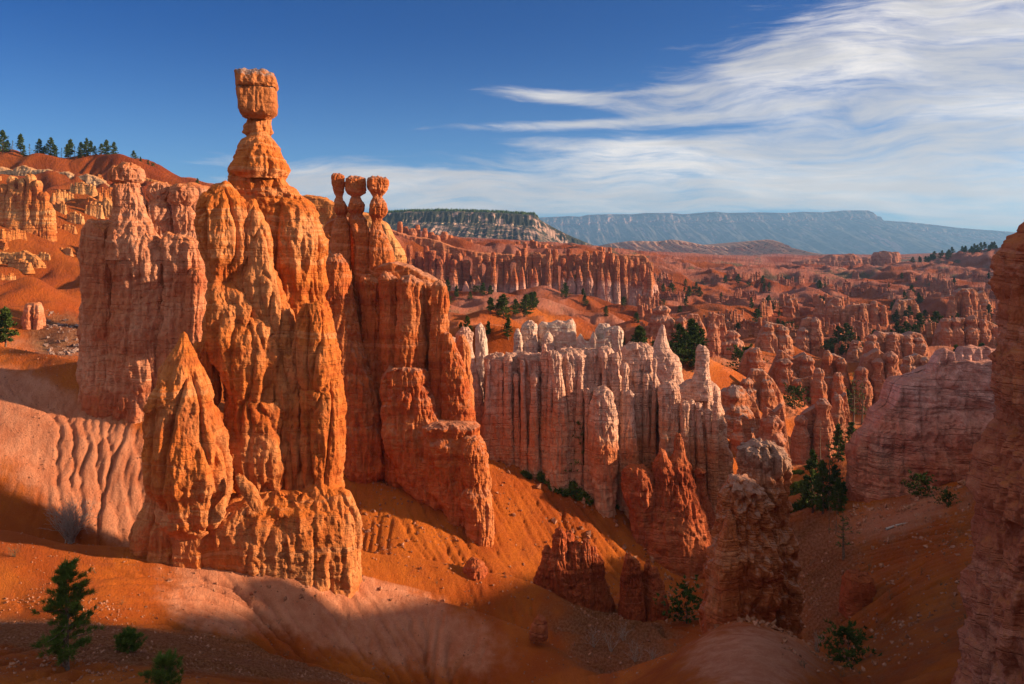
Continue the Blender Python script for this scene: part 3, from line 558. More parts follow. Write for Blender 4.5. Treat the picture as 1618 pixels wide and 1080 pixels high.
part('pillar', M_ham, ham, [C_(57.0, [(318, 396, 404), (325, 392, 408), (340, 391, 415), (360, 389, 422), (380, 386, 426), (400, 388, 428), (425, 388, 432), (450, 386, 442), (490, 396, 456), (530, 420, 470), (570, 434, 476), (610, 440, 476), (626, 446, 472)], q=.9, R=.95, nth=150, **fin_kw),
    C_(56.6, [(560, 436, 474), (600, 434, 478), (650, 436, 480), (720, 438, 480), (780, 444, 480)], q=.7, R=1.0, nth=140, **fin_kw)],
    label='slender middle pillar with pointed tip')
part('pillar', M_ham, ham, [C_(56.4, [(480, 482, 508), (500, 474, 520), (530, 470, 528), (560, 470, 532), (590, 472, 534), (612, 478, 532), (618, 486, 526)], q=.8, R=1.1, nth=170, top=.4, **fin_kw),
    C_(56.6, [(606, 480, 526), (618, 472, 538), (650, 470, 541), (690, 472, 540), (730, 474, 537), (770, 476, 534), (800, 480, 530)], q=.7, R=1.2, nth=190, top=.15, **fin_kw)],
    label='right front pillar with sunlit edge')
part('pillar', M_ham, ham, [C_(56.5, [(541, 312, 332), (548, 309, 336), (565, 308, 339), (590, 316, 343), (620, 323, 347), (636, 330, 347), (641, 334, 343)], q=1.0, R=.6, nth=90, dz=.06, top=.3)], label='short leaning block between the buttress and the front pillar')
part('buttress', M_ham, ham, [C_(53.2, [(538, 286, 296), (546, 281, 302), (560, 270, 311), (580, 259, 317), (605, 250, 323), (640, 244, 334), (680, 240, 345), (710, 240, 352), (740, 242, 356), (765, 245, 358), (790, 250, 352), (815, 256, 346), (832, 266, 334), (842, 278, 322)], q=.8, R=1.7, nth=300, **fin_kw),
    C_(54.8, [(600, 262, 282), (650, 248, 290), (700, 246, 290), (760, 242, 300), (800, 232, 300), (835, 219, 300), (855, 213, 300), (875, 212, 310)], q=.8, R=1.4, nth=220, **fin_kw)], label='cone-shaped front left buttress in shade')
part('pedestal', M_ham, ham, [C_(54.8, [(778, 395, 480), (790, 350, 520), (802, 320, 548), (825, 300, 556), (850, 290, 560), (880, 296, 562), (905, 320, 562)], q=.38, R=1.6, nth=360, power=2.8, dz=.07, top=.4),
    C_(55.6, [(768, 492, 528), (776, 474, 546), (786, 462, 555), (800, 452, 560), (830, 448, 564), (860, 446, 566), (890, 450, 566), (905, 455, 564)], q=.55, R=1.4, nth=260, dz=.07, top=.4),
    C_(54.2, [(806, 340, 420), (818, 310, 450), (842, 290, 470), (866, 292, 476), (886, 300, 470), (900, 306, 470)], q=.35, R=1.2, nth=220, dz=.06, top=.4)])
# lens-shaped slab leaning at its foot
sl = MB(); pcol(sl, 53.0, [(752, 372, 384), (765, 376, 398), (780, 384, 408), (795, 393, 415), (806, 400, 414)], q=.7, R=.6, nth=90, dz=.05, seed=5)
sl.obj('slab', M_ham, ham)

# ---- 2. pink wall left of the hammer
b2 = PX(230, 590, 72)
lw = thing('rock_wall', 'broad pink rock wall left of the hammer hoodoo with three stubby hoodoos on its top', 'rock wall', b2)
part('wall', M_wall, lw, [Wl(72, [(134, 362), (150, 356), (180, 352), (215, 352), (240, 365), (268, 375), (300, 392), (312, 400), (330, 410)], [(134, 650), (330, 720)], thick=5.5, R=2.0, seed=300, res=.13, taper=.3, flute=.12, strat=.07, crag=.14, crack=.08, fine=.045),
    C_(71.2, [(352, 184, 206), (360, 176, 226), (385, 172, 258), (400, 172, 266), (420, 176, 268), (440, 182, 262), (480, 180, 262), (560, 170, 262), (720, 160, 260)], q=.5, R=1.4, nth=220, dz=.1, crag=.16),
    C_(71.5, [(350, 136, 152), (362, 133, 168), (400, 132, 180), (450, 134, 182), (520, 136, 185), (690, 136, 190)], q=.6, R=1.2, nth=150, dz=.1),
    C_(70.5, [(425, 302, 322), (440, 298, 326), (480, 296, 324), (520, 298, 322), (540, 300, 330)], q=1, R=.8, nth=110, dz=.09),
    C_(71.3, [(372, 262, 290), (382, 258, 312), (420, 262, 316), (470, 262, 310), (560, 255, 310), (720, 240, 310)], q=.55, R=1.3, nth=170, dz=.1)])
part('pinnacle', M_wall, lw, [C_(72.0, [(261, 192, 212), (264, 180, 220), (269, 175, 223), (278, 175, 224), (286, 178, 223), (289, 186, 216), (292, 182, 218), (305, 181, 221), (325, 183, 228), (345, 181, 236), (365, 178, 246), (385, 174, 258), (410, 172, 264)], q=.8, R=1.1, nth=190, dz=.05, smooth=1)], label='pinnacle with wide flat cap')
part('pinnacle', M_wall, lw, [C_(73.0, [(291, 240, 262), (294, 235, 267), (303, 234, 267), (312, 237, 262), (317, 240, 260), (323, 236, 266), (333, 234, 268), (347, 236, 270), (360, 240, 270), (380, 246, 274), (400, 250, 280)], q=.85, R=.8, nth=140, dz=.05, smooth=1)], label='middle pinnacle of stacked blocks')
part('pinnacle', M_wall, lw, [C_(73.0, [(293, 276, 300), (296, 270, 309), (308, 268, 311), (318, 272, 306), (326, 280, 300), (334, 277, 305), (344, 278, 309), (356, 280, 310), (368, 285, 315), (382, 288, 318), (395, 285, 318), (410, 280, 320)], q=.85, R=.8, nth=140, dz=.05, smooth=1)], label='right pinnacle hollowed at its waist')

# ---- 3. the three sisters massif
b3 = PX(650, 790, 82)
ts = thing('rock_massif', 'tall fluted orange massif crowned by three capped hoodoos in a row', 'rock massif', b3)
part('wall', M_sis, ts, [Wl(85.6, [(508, 372), (520, 352), (545, 345), (575, 360), (600, 372), (618, 392), (622, 410)], 745, thick=4.0, R=1.6, seed=410, res=.14, right=1.0),
    C_(83.4, [(398, 510, 528), (412, 508, 532), (440, 512, 560), (470, 515, 560), (500, 518, 562)], q=.7, R=1.2, nth=150, dz=.09)])
part('sister', M_sis, ts, [C_(84.6, [(275, 526, 536), (277, 523, 544), (290, 524, 545), (303, 528, 543), (310, 531, 541), (316, 529, 542), (326, 529, 548), (335, 530, 549), (340, 533, 546), (355, 526, 552), (375, 522, 554), (410, 520, 554), (450, 516, 556), (520, 514, 560)], q=.9, R=.5, nth=130, dz=.055, smooth=1, flute=.12, power=5, rot=.3, fine=.09, crack=.08)], label='left sister with narrow slanting cap')
part('sister', M_sis, ts, [C_(84.2, [(280, 553, 572), (282, 547, 577), (290, 546, 578), (299, 546, 578), (306, 551, 576), (310, 556, 569), (315, 554, 571), (324, 552, 575), (333, 551, 575), (338, 555, 572), (348, 552, 578), (362, 556, 583), (378, 560, 584), (388, 562, 583), (396, 561, 586), (430, 560, 590), (480, 556, 594), (540, 552, 598)], q=.9, R=.75, nth=120, dz=.06, smooth=1, flute=.12, power=5, rot=.3, fine=.08, crack=.08)], label='middle sister with thick round cap')
part('sister', M_sis, ts, [C_(83.8, [(281, 586, 606), (283, 581, 613), (291, 580, 614), (300, 583, 612), (306, 588, 606), (311, 590, 603), (316, 588, 607), (322, 586, 610), (331, 584, 612), (339, 584, 610), (345, 588, 604), (352, 588, 601), (362, 586, 604), (376, 584, 612), (400, 583, 618), (425, 583, 620), (470, 584, 624), (540, 584, 628)], q=.9, R=.8, nth=130, dz=.06, smooth=1, flute=.12, power=5, rot=.3, fine=.08, crack=.08)], label='right sister with broad cap and beaded neck')
def tcol(rows, D, q=.9, **kw):
    kw.setdefault('nth', 130); kw.setdefault('dz', .1); kw.setdefault('crack', .14); kw.setdefault('flute', .24); kw.setdefault('power', 2.5); return C_(D, rows, q=q, **kw)
part('pillar', M_sis, ts, [tcol([(405, 522, 540), (415, 512, 548), (450, 512, 552), (480, 516, 556), (520, 520, 562), (560, 524, 572), (600, 530, 586), (650, 536, 597), (700, 541, 604), (735, 547, 607), (752, 556, 604), (765, 566, 598)], 80.6, R=1.3, nth=190, flute=.24, dz=.08)], label='far left pillar leaning on the massif')
for rows, D in [([(436, 572, 588), (445, 568, 602), (500, 572, 604), (560, 574, 606), (640, 580, 612), (700, 584, 620), (770, 590, 625)], 82.4),
                ([(432, 604, 616), (440, 599, 626), (480, 600, 627), (540, 602, 630), (600, 606, 632), (700, 606, 640), (760, 610, 650)], 81.2),
                ([(438, 636, 655), (444, 629, 666), (470, 628, 668), (505, 630, 667), (540, 626, 671), (590, 624, 671), (610, 628, 668), (700, 630, 680), (760, 640, 690)], 80.4),
                ([(444, 664, 678), (450, 660, 686), (520, 664, 686), (600, 668, 690), (700, 670, 700)], 82.2),
                ([(446, 690, 700), (450, 683, 706), (462, 684, 707), (500, 682, 706), (550, 680, 706), (600, 678, 706), (640, 674, 706), (680, 670, 708)], 80.6)]:
    part('pillar', M_sis, ts, [tcol(rows, D, R=1.0)])
part('ridge', M_sis, ts, [tcol([(527, 702, 712), (535, 700, 716), (560, 700, 726), (600, 700, 736), (640, 698, 744), (672, 700, 750), (690, 700, 752)], 79.8, q=.8, R=.9, crag=.2),
    tcol([(530, 726, 734), (545, 722, 740), (600, 716, 744), (660, 710, 750)], 83, R=.8),
    Wl(81.6, [(590, 428), (606, 420), (626, 416), (645, 420), (665, 430), (690, 442), (704, 450)], 640, thick=5, R=1.3, seed=431, res=.14)])
part('base_block', M_sis, ts, [tcol([(586, 612, 668), (600, 606, 672), (640, 604, 686), (675, 606, 700), (700, 614, 716), (730, 624, 730), (760, 640, 740), (785, 656, 745), (810, 680, 750), (850, 690, 750)], 79.0, q=.55, R=1.8, nth=300, dz=.08),
    tcol([(668, 676, 744), (673, 668, 757), (679, 672, 754), (686, 674, 752), (700, 672, 762), (730, 674, 768), (750, 678, 771), (775, 684, 768), (800, 700, 765), (850, 705, 765)], 77.8, q=.6, R=1.3, nth=260, dz=.07, power=3.2, smooth=1, top=.3),
    tcol([(690, 731, 752), (720, 729, 766), (752, 730, 771), (766, 734, 766), (780, 728, 772), (800, 730, 776), (816, 738, 778), (850, 740, 778)], 77.0, q=.8, R=.9, nth=150, dz=.07)], label='massive ledged foot of the massif')

# ---- 4. pale columns just behind, then the row of fins
def single(name, label, cat, mat, D, specs, px, py, group=None):
    mb = MB()
    for fn in specs: fn(mb)
    o = mb.obj(name, mat, None, origin=PX(px, py, D)); return tag(o, label, cat, group)
def ribs(px0, px1, top, bot, D, n, seed, w=(7, 13)):
    r = random.Random(seed); out = []
    for k in range(n):
        c = px0+(px1-px0)*(k+.5+r.uniform(-.3, .3))/n; ww = r.uniform(*w)/2; t0 = top+r.uniform(-7, 26)*(1 if r.random() < .7 else 2.6); nk = r.uniform(.5, .85); h = bot-t0; dr = r.uniform(-4, 5)
        out.append(tcol([(t0, c-ww*.5, c+ww*.5), (t0+3, c-ww*.9, c+ww*.9), (t0+11, c-ww*.95, c+ww*.95), (t0+20, c-ww*nk, c+ww*nk), (t0+h*.4, c+dr*.5-ww*.9, c+dr*.5+ww*.9), (t0+h*.7, c+dr-ww*1.1, c+dr+ww*1.1), (bot+8, c+dr-ww*1.5, c+dr+ww*1.5)], D+r.uniform(-.3, .4), R=.55, nth=70, seed=seed+k*5, dz=.09))
    return out
FG = 'row of fluted fins across the slope'
single('hoodoo', 'pale orange column pair with knobbed tips just right of the fluted massif', 'hoodoo', M_fin, 90, [
    tcol([(519, 730, 740), (524, 724, 748), (540, 722, 744), (560, 722, 746), (600, 724, 756), (640, 730, 764), (680, 740, 768), (720, 740, 770)], 89, R=.9),
    tcol([(535, 712, 722), (545, 706, 728), (600, 706, 740), (680, 710, 750)], 90.5, R=.9)], 742, 700)
single('hoodoo', 'thin pale spike standing behind the knobbed column pair', 'hoodoo', M_white, 96, [tcol([(512, 756, 760), (518, 752, 765), (540, 752, 768), (570, 754, 770), (620, 750, 772), (700, 745, 775)], 95, R=.7, nth=80)], 760, 680)
single('fin', 'leftmost fin of the row, two blunt columns with grey crowns', 'rock fin', M_fin, 88, [
    tcol([(560, 776, 792), (563, 768, 799), (580, 769, 799), (610, 771, 798), (640, 767, 799), (680, 763, 801), (715, 763, 806), (760, 762, 812)], 88, R=1.0, nth=170),
    tcol([(559, 800, 812), (563, 797, 818), (600, 798, 815), (640, 798, 821), (690, 796, 825), (760, 790, 826)], 88.6, R=.8, nth=130),
    Wl(89.2, [(766, 575), (790, 568), (826, 572)], [(764, 760), (830, 770)], thick=2.4, R=1.0, seed=511)]+ribs(768, 824, 566, 735, 87.6, 4, 31), 792, 730, FG)
single('fin', 'wide fluted fin with two slim ribs splitting its face, second of the row', 'rock fin', M_fin, 88, [
    tcol([(560, 824, 850), (563, 818, 859), (575, 820, 857), (600, 822, 852), (640, 823, 856), (690, 822, 862), (730, 824, 872), (790, 830, 880)], 88.2, R=1.1, nth=190),
    tcol([(556, 858, 868), (560, 855, 872), (600, 856, 870), (650, 855, 874), (700, 852, 880), (745, 852, 890)], 87.8, R=.7),
    tcol([(555, 872, 880), (560, 868, 886), (590, 870, 886), (620, 874, 891), (650, 872, 895), (700, 868, 896), (750, 860, 897), (790, 856, 898)], 87.0, R=.8, nth=150),
    Wl(89.4, [(818, 568), (850, 560), (892, 560)], [(824, 770), (895, 790)], thick=2.4, R=1.0, seed=512)]+ribs(822, 894, 562, 745, 87.4, 5, 32), 858, 748, FG)
single('fin', 'fin with narrow waist and leaning top, third of the row', 'rock fin', M_fin, 88, [
    tcol([(552, 886, 910), (556, 879, 924), (575, 881, 926), (600, 886, 926), (640, 893, 930), (680, 898, 931), (720, 900, 931), (790, 900, 932)], 88.4, R=1.0, nth=190),
    tcol([(552, 916, 930), (556, 912, 934), (600, 914, 932), (650, 916, 934), (760, 915, 936)], 89.6, R=.8), Wl(90, [(884, 566), (910, 558), (934, 562)], [(884, 770), (938, 780)], thick=2.4, R=1.0, seed=514)]+ribs(884, 932, 560, 745, 87.6, 4, 33), 910, 740, FG)
single('fin', 'dark blunt fin standing in front of its curved paler neighbour, fourth of the row', 'rock fin', M_fin, 86, [
    tcol([(613, 946, 958), (618, 940, 966), (640, 936, 970), (670, 934, 973), (710, 932, 974), (745, 934, 972), (762, 938, 970), (800, 940, 970)], 86.2, R=1.1, nth=170),
    tcol([(552, 930, 944), (556, 925, 948), (600, 924, 946), (650, 926, 950), (760, 925, 955)], 89, R=.9)], 950, 755, FG)
single('fin', 'pale curved fin sweeping down to the right behind the dark blunt fin', 'rock fin', M_fin, 89, [
    tcol([(549, 948, 962), (554, 944, 968), (575, 948, 970), (600, 956, 980), (630, 962, 988), (660, 966, 990), (700, 968, 992), (745, 968, 994), (800, 968, 994)], 88.6, R=.85, nth=150),
    Wl(90.5, [(930, 562), (960, 560)], [(930, 770), (985, 790)], thick=2.2, R=1.0, seed=515)]+ribs(934, 992, 562, 745, 88.0, 4, 34), 975, 745, FG)
single('fin', 'slim column with small pointed cap beside the curved fin', 'rock fin', M_fin, 88, [
    tcol([(617, 993, 996), (621, 988, 1004), (626, 990, 1002), (650, 990, 1001), (680, 988, 1003), (720, 988, 1008), (745, 988, 1010), (800, 986, 1012)], 87.6, R=.5, nth=90)], 998, 745, FG)
single('fin', 'tall round-shouldered pink fin left of the white spike', 'rock fin', M_fin, 91, [
    tcol([(543, 994, 1018), (547, 988, 1025), (565, 985, 1027), (585, 981, 1027), (610, 976, 1031), (640, 980, 1035), (680, 984, 1039), (720, 986, 1042), (780, 988, 1046)], 90.5, R=1.3, nth=220),
    tcol([(590, 1020, 1034), (620, 1018, 1046), (700, 1020, 1052), (780, 1024, 1056)], 92, R=1.0)]+ribs(984, 1040, 566, 750, 89.6, 4, 35), 1010, 745, FG)
single('hoodoo', 'white pointed spire on an orange block above the row of fins', 'hoodoo', M_fin, 104, [
    tcol([(514, 1045, 1049), (520, 1042, 1051), (532, 1039, 1052), (545, 1034, 1055), (556, 1028, 1060), (562, 1026, 1068), (575, 1024, 1074), (600, 1024, 1078), (625, 1024, 1079), (680, 1020, 1082)], 103, R=1.2, nth=170, top=.2, flute=.1, crack=.05)], 1050, 620)
single('fin', 'huge banded pink fin carrying a square white chimney', 'rock fin', M_fin, 89, [
    Wl(88.5, [(1044, 612), (1050, 606), (1075, 612), (1086, 603), (1112, 600), (1127, 606), (1136, 614)], [(1040, 830), (1165, 830)], thick=4.5, R=1.5, seed=520, res=.13, taper=.5, right=2.2, strat=.14),
    tcol([(547, 1103, 1114), (552, 1101, 1118), (565, 1100, 1120), (582, 1099, 1119), (595, 1095, 1121), (606, 1092, 1123), (630, 1090, 1126)], 89.6, R=.7, nth=120, power=3.2, dz=.07, flute=.1, crack=.05),
    tcol([(604, 1048, 1066), (612, 1043, 1071), (650, 1043, 1071), (700, 1044, 1072), (780, 1046, 1076), (830, 1046, 1080)], 87.6, R=.9)]+ribs(1046, 1140, 622, 780, 87.4, 7, 36), 1100, 790, FG)
single('rock_wall', 'crumbling white wall with a small window hole behind the row of fins', 'rock wall', M_white, 112, [
    Wl(112, [(850, 516), (856, 509), (868, 511), (880, 507), (893, 509), (900, 506), (906, 508), (908, 520)], 585, thick=2.2, R=.9, seed=530, res=.13, taper=.2, flute=.1, crack=.05),
    tcol([(508, 832, 842), (513, 826, 848), (530, 824, 847), (550, 820, 849), (590, 816, 852)], 111, R=.8), tcol([(520, 816, 820), (530, 813, 824), (560, 812, 826), (590, 810, 828)], 110, R=.5, nth=70),
    tcol([(525, 862, 868), (532, 858, 873), (560, 856, 874), (590, 852, 876)], 110.5, R=.6, nth=80), tcol([(505, 899, 905), (512, 898, 909), (560, 894, 912), (590, 890, 914)], 112.5, R=.6, nth=80)], 870, 560)
single('fin', 'notched white fin of several teeth between the white wall and the white spire', 'rock fin', M_white, 108, [
    Wl(109, [(912, 535), (918, 528), (924, 540), (932, 540), (938, 524), (944, 538), (952, 536), (958, 520), (972, 516), (980, 524), (982, 560)], 610, thick=2.2, R=.8, seed=540, res=.13, taper=.2, flute=.1, crack=.05),
    tcol([(516, 972, 978), (522, 968, 984), (560, 970, 982), (580, 966, 990), (620, 962, 995)], 107, R=.6, nth=80), tcol([(512, 948, 960), (520, 942, 966), (560, 938, 970)], 111, R=.6, nth=80)], 945, 590)
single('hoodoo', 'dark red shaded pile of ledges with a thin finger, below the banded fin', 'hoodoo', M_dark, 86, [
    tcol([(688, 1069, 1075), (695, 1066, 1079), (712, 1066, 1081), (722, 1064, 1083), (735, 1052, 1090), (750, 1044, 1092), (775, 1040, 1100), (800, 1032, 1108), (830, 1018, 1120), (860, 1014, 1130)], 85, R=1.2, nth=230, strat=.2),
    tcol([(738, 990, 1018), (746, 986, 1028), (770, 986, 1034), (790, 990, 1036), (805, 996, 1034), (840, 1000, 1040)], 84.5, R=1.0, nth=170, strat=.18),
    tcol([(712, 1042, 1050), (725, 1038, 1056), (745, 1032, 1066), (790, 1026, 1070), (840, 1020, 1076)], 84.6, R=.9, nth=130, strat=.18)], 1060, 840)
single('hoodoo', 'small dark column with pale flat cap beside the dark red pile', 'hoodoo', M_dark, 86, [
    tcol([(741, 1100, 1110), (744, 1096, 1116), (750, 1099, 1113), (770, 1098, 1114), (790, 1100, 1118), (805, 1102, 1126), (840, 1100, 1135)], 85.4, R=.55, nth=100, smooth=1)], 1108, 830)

# ---- 5. the grey-topped pillar in front of the ravine
pl = thing('hoodoo', 'grey-capped twin-topped red pillar rising behind the pale foreground spur', 'hoodoo', PX(1180, 980, 50))
part('column', M_pil, pl, [C_(50.6, [(699, 1190, 1212), (703, 1178, 1226), (710, 1172, 1236), (722, 1172, 1241), (735, 1176, 1240), (752, 1172, 1235), (775, 1174, 1238), (800, 1180, 1240), (830, 1184, 1240), (860, 1184, 1248), (900, 1188, 1254), (940, 1194, 1257), (975, 1198, 1256), (1010, 1198, 1256)], q=.8, R=1.0, nth=260, dz=.055, crag=.34, crack=.25, flute=.3)], label='taller rear column')
part('column', M_pil, pl, [C_(48.4, [(757, 1158, 1182), (763, 1150, 1192), (772, 1143, 1202), (790, 1141, 1210), (815, 1138, 1212), (850, 1133, 1216), (880, 1128, 1220), (915, 1124, 1222), (950, 1120, 1216), (985, 1116, 1200), (1020, 1116, 1200)], q=.8, R=1.0, nth=260, dz=.055, crag=.32, crack=.25, flute=.3)], label='lower front column')
part('spur', M_pil, pl, [C_(47.6, [(808, 1150, 1155), (820, 1146, 1160), (850, 1138, 1164), (890, 1130, 1168), (930, 1124, 1168), (970, 1118, 1166), (1010, 1116, 1166)], q=.8, R=.6, nth=120, dz=.06)], label='narrow sunlit rib')


# ---- 6. banded wall on the right and the near pillar
single('rock_wall', 'long banded red wall with pale lilac crest above the shaded right slope', 'rock wall', M_rwall, 88, [
    Wl(86, [(1349, 735), (1352, 690), (1362, 682), (1372, 676), (1384, 650), (1396, 640), (1406, 606), (1422, 596), (1440, 592), (1462, 580), (1474, 574), (1480, 566), (1500, 566), (1560, 564), (1600, 566), (1700, 575)], [(1350, 830), (1450, 800), (1580, 780), (1700, 770)], thick=6, R=2.2, seed=600, res=.15, taper=.4, left=.3, strat=.24, flute=.2, crag=.16, dD=-4),
    Wl(85.4, [(1466, 584), (1474, 572), (1482, 557), (1492, 553), (1504, 556), (1510, 560), (1518, 549), (1532, 549), (1546, 552), (1556, 550), (1570, 554), (1582, 552), (1600, 556), (1640, 560)], [(1460, 700), (1640, 700)], thick=3.0, R=1.6, seed=603, res=.13, taper=.6, strat=.1, flute=.34, crag=.2, crack=.25)], 1460, 780)
single('rock_wall', 'near shaded red pillar with jutting ledges filling the right edge', 'rock pillar', M_near, 28, [
    C_(27, [(330, 1661, 1760), (368, 1628, 1800), (380, 1618, 1800), (398, 1609, 1800), (415, 1600, 1800), (440, 1605, 1800), (470, 1606, 1800), (498, 1609, 1800), (520, 1614, 1800), (545, 1611, 1800), (570, 1601, 1800), (595, 1597, 1800), (620, 1596, 1800), (645, 1599, 1810), (665, 1613, 1810), (680, 1609, 1810), (700, 1601, 1820), (740, 1584, 1830), (780, 1573, 1840), (800, 1573, 1850), (815, 1586, 1850), (850, 1584, 1850), (900, 1577, 1860), (950, 1571, 1870), (1000, 1567, 1880), (1080, 1565, 1890), (1300, 1500, 1900)], q=.9, cyo=2.2, R=1.1, nth=420, dz=.045, crag=.30, flute=.22, strat=.12, crack=.2, fine=.08)], 1620, 1000)

# ---- 7. broken rocks on the orange slope
def jag(D, peaks, bot, seed, **kw):
    r = random.Random(seed); out = []
    for (px, py, w) in peaks:
        h = bot(px)-py; lean = r.uniform(-2, 2)
        out.append(C_(D+r.uniform(-.8, .8), [(py, px-w*.25, px+w*.25), (py+h*.08, px-w*.5+lean, px+w*.4+lean), (py+h*.25, px-w*.55, px+w*.6), (py+h*.4, px-w*.7, px+w*.55), (py+h*.7, px-w*.85, px+w*.9), (bot(px)+12, px-w*1.1, px+w*1.1)], q=.85, R=max(.35, w*D/F*.5), nth=110, dz=.06, crag=.2, strat=.24, flute=.3, crack=.3, top=1.0, seed=seed+int(px), power=3.5))
    return out
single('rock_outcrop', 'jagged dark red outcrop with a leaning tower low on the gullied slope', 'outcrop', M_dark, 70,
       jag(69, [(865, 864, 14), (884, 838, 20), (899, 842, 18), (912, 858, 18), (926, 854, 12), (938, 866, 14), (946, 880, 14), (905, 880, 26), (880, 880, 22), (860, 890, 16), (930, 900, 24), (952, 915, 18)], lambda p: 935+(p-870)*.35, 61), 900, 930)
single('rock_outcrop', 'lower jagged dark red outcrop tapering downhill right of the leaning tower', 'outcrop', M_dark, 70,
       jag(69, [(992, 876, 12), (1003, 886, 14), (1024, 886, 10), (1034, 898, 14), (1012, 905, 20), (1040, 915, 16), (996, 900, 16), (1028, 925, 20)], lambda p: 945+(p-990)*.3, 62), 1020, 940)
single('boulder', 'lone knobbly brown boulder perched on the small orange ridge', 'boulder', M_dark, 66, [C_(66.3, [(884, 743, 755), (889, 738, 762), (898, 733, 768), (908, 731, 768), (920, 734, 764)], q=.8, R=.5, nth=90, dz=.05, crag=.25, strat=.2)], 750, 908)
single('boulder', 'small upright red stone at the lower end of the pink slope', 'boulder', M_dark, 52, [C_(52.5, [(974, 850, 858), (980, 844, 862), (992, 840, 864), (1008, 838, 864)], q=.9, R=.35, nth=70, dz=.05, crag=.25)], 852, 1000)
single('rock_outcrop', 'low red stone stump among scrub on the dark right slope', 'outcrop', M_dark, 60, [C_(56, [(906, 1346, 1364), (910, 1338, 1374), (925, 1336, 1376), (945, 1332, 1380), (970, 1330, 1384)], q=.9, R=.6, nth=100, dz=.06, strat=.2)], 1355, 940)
# ------------------------------------------------------------------ 8. mid-distance fins, each one thing
RND = random.Random(11)
def hump(n, r):   # crest teeth
    return [max(0, r.gauss(0, 1)) for _ in range(n)]
def fin_obj(px0, px1, yt, yb, mat, seed, label, group, thick=None, D=None, name='fin', cat='rock fin', slope=0.0, ncol=None, tooth=.16, **kw):
    r = random.Random(seed); pm = (px0+px1)/2
    if D is None:
        v = vis_point(pm, yb, 95, 1500); D = v[1] if v is not None else 300.0
    wpx = px1-px0; hpx = yb-yt; m = D/F
    nt = max(4, int(wpx*m/2.2)); tops = []
    for i in range(nt+1):
        u = i/nt; e = abs(2*u-1)**6*0.55
        tops.append((px0+wpx*u, yt+hpx*(e+slope*(u-.5)+tooth*abs(r.gauss(0, .8)))))
    th = thick or max(2.0, min(wpx*m*.35, 6.0))
    res = max(0.16, 0.95*m)
    specs = [Wl(D, tops, yb+14*150/D+6, thick=th, R=min(2.2, max(1.0, hpx*m*.11)), seed=seed, res=res, taper=.45, left=wpx*m*.07, right=wpx*m*.07, strat=.16, **kw)]
    n = ncol if ncol is not None else max(1, int(wpx*m/3.4))
    for k in range(n):
        c = px0+wpx*(k+.5+r.uniform(-.3, .3))/n; w = wpx/n*r.uniform(.34, .55); t0 = yt+hpx*(abs(2*((c-px0)/wpx)-1)**6*.5+slope*((c-px0)/wpx-.5)+r.uniform(-.06, .34)); h = yb-t0
        rows = [(t0, c-w*.3, c+w*.3), (t0+h*.06, c-w*r.uniform(.5, .8), c+w*r.uniform(.5, .8)), (t0+h*.16, c-w*.62, c+w*.62), (t0+h*.24, c-w*.5, c+w*.5), (t0+h*.45, c-w*.85, c+w*.85), (t0+h*.8, c-w*1.0, c+w*1.0), (yb+14*150/D+6, c-w*1.15, c+w*1.15)]
        specs.append(C_(D-.5-r.uniform(0, .3)*th, rows, q=.9, R=max(.6, w*m*.75), nth=max(36, min(120, int(2*math.pi*w*m/res))), dz=res, strat=.16, crack=.16, crag=.17))
    return single(name, label, cat, mat, D, specs, pm, yb, group)
GM = 'banded fins crowding the valley beyond the ravine'
MID = [(1148, 1206, 612, 700, 'sunlit stub fin stepping down just right of the banded pink fin'), (1196, 1248, 636, 744, 'orange fin ending in a thorn-like prong above the bare slope'),
       (1158, 1190, 655, 720, 'small ledged block leaning on the banded pink fin'), (1250, 1322, 634, 728, 'blocky flat-topped fin above the bare orange slope'), (1312, 1344, 618, 700, 'narrow wedge fin tucked behind the blocky flat-topped fin'),
       (1172, 1236, 582, 640, 'low crumbling fin behind the thorn-pronged fin'), (1222, 1338, 586, 636, 'long low wall topped with ragged teeth above the round juniper'),
       (1168, 1205, 548, 600, 'pair of rounded stubs right of the square white chimney'), (1214, 1290, 552, 612, 'bulging many-lobed fin in the middle valley'), (1290, 1345, 556, 640, 'tall lobed fin with bright right edge in the middle valley'),
       (1345, 1425, 548, 634, 'long buttressed fin left of the lilac-crested wall'), (1420, 1476, 556, 606, 'low tail of fins running behind the lilac-crested wall'),
       (1062, 1116, 496, 545, 'double-humped fin above the white spire'), (1118, 1150, 490, 560, 'dark-sided twin tower fin beside dense pines'), (1194, 1250, 508, 556, 'pointed pyramid fin with a shadowed flank'),
       (1258, 1300, 500, 556, 'castle-like fin with one tall turret'), (1302, 1334, 470, 508, 'isolated red crag on a bare mound'), (1372, 1466, 522, 560, 'stepped fin descending to the right in the far middle valley'),
       (1478, 1584, 500, 552, 'broad ribbed fin half hidden behind the lilac-crested wall'), (1340, 1372, 538, 566, 'small conical fin between the ribbed rows'), (1130, 1170, 520, 560, 'hunched low fin behind the pine clump'),
       (1240, 1262, 470, 500, 'tiny red fin on the mound top far right of the amphitheatre'), (1022, 1062, 485, 530, 'cluster of stubby teeth at the foot of the far amphitheatre'), (1410, 1450, 470, 500, 'pale low teeth on a distant mound'),
       (1500, 1560, 455, 490, 'crumbled rows of teeth on the distant right mound'), (1330, 1400, 478, 510, 'ragged line of teeth beneath the distant white cliffs')]
for i, (a, b_, t_, u_, lab) in enumerate(MID):
    fin_obj(a, b_, t_, u_, M_mid, 700+i*13, lab, GM, slope=RND.uniform(-.15, .15))
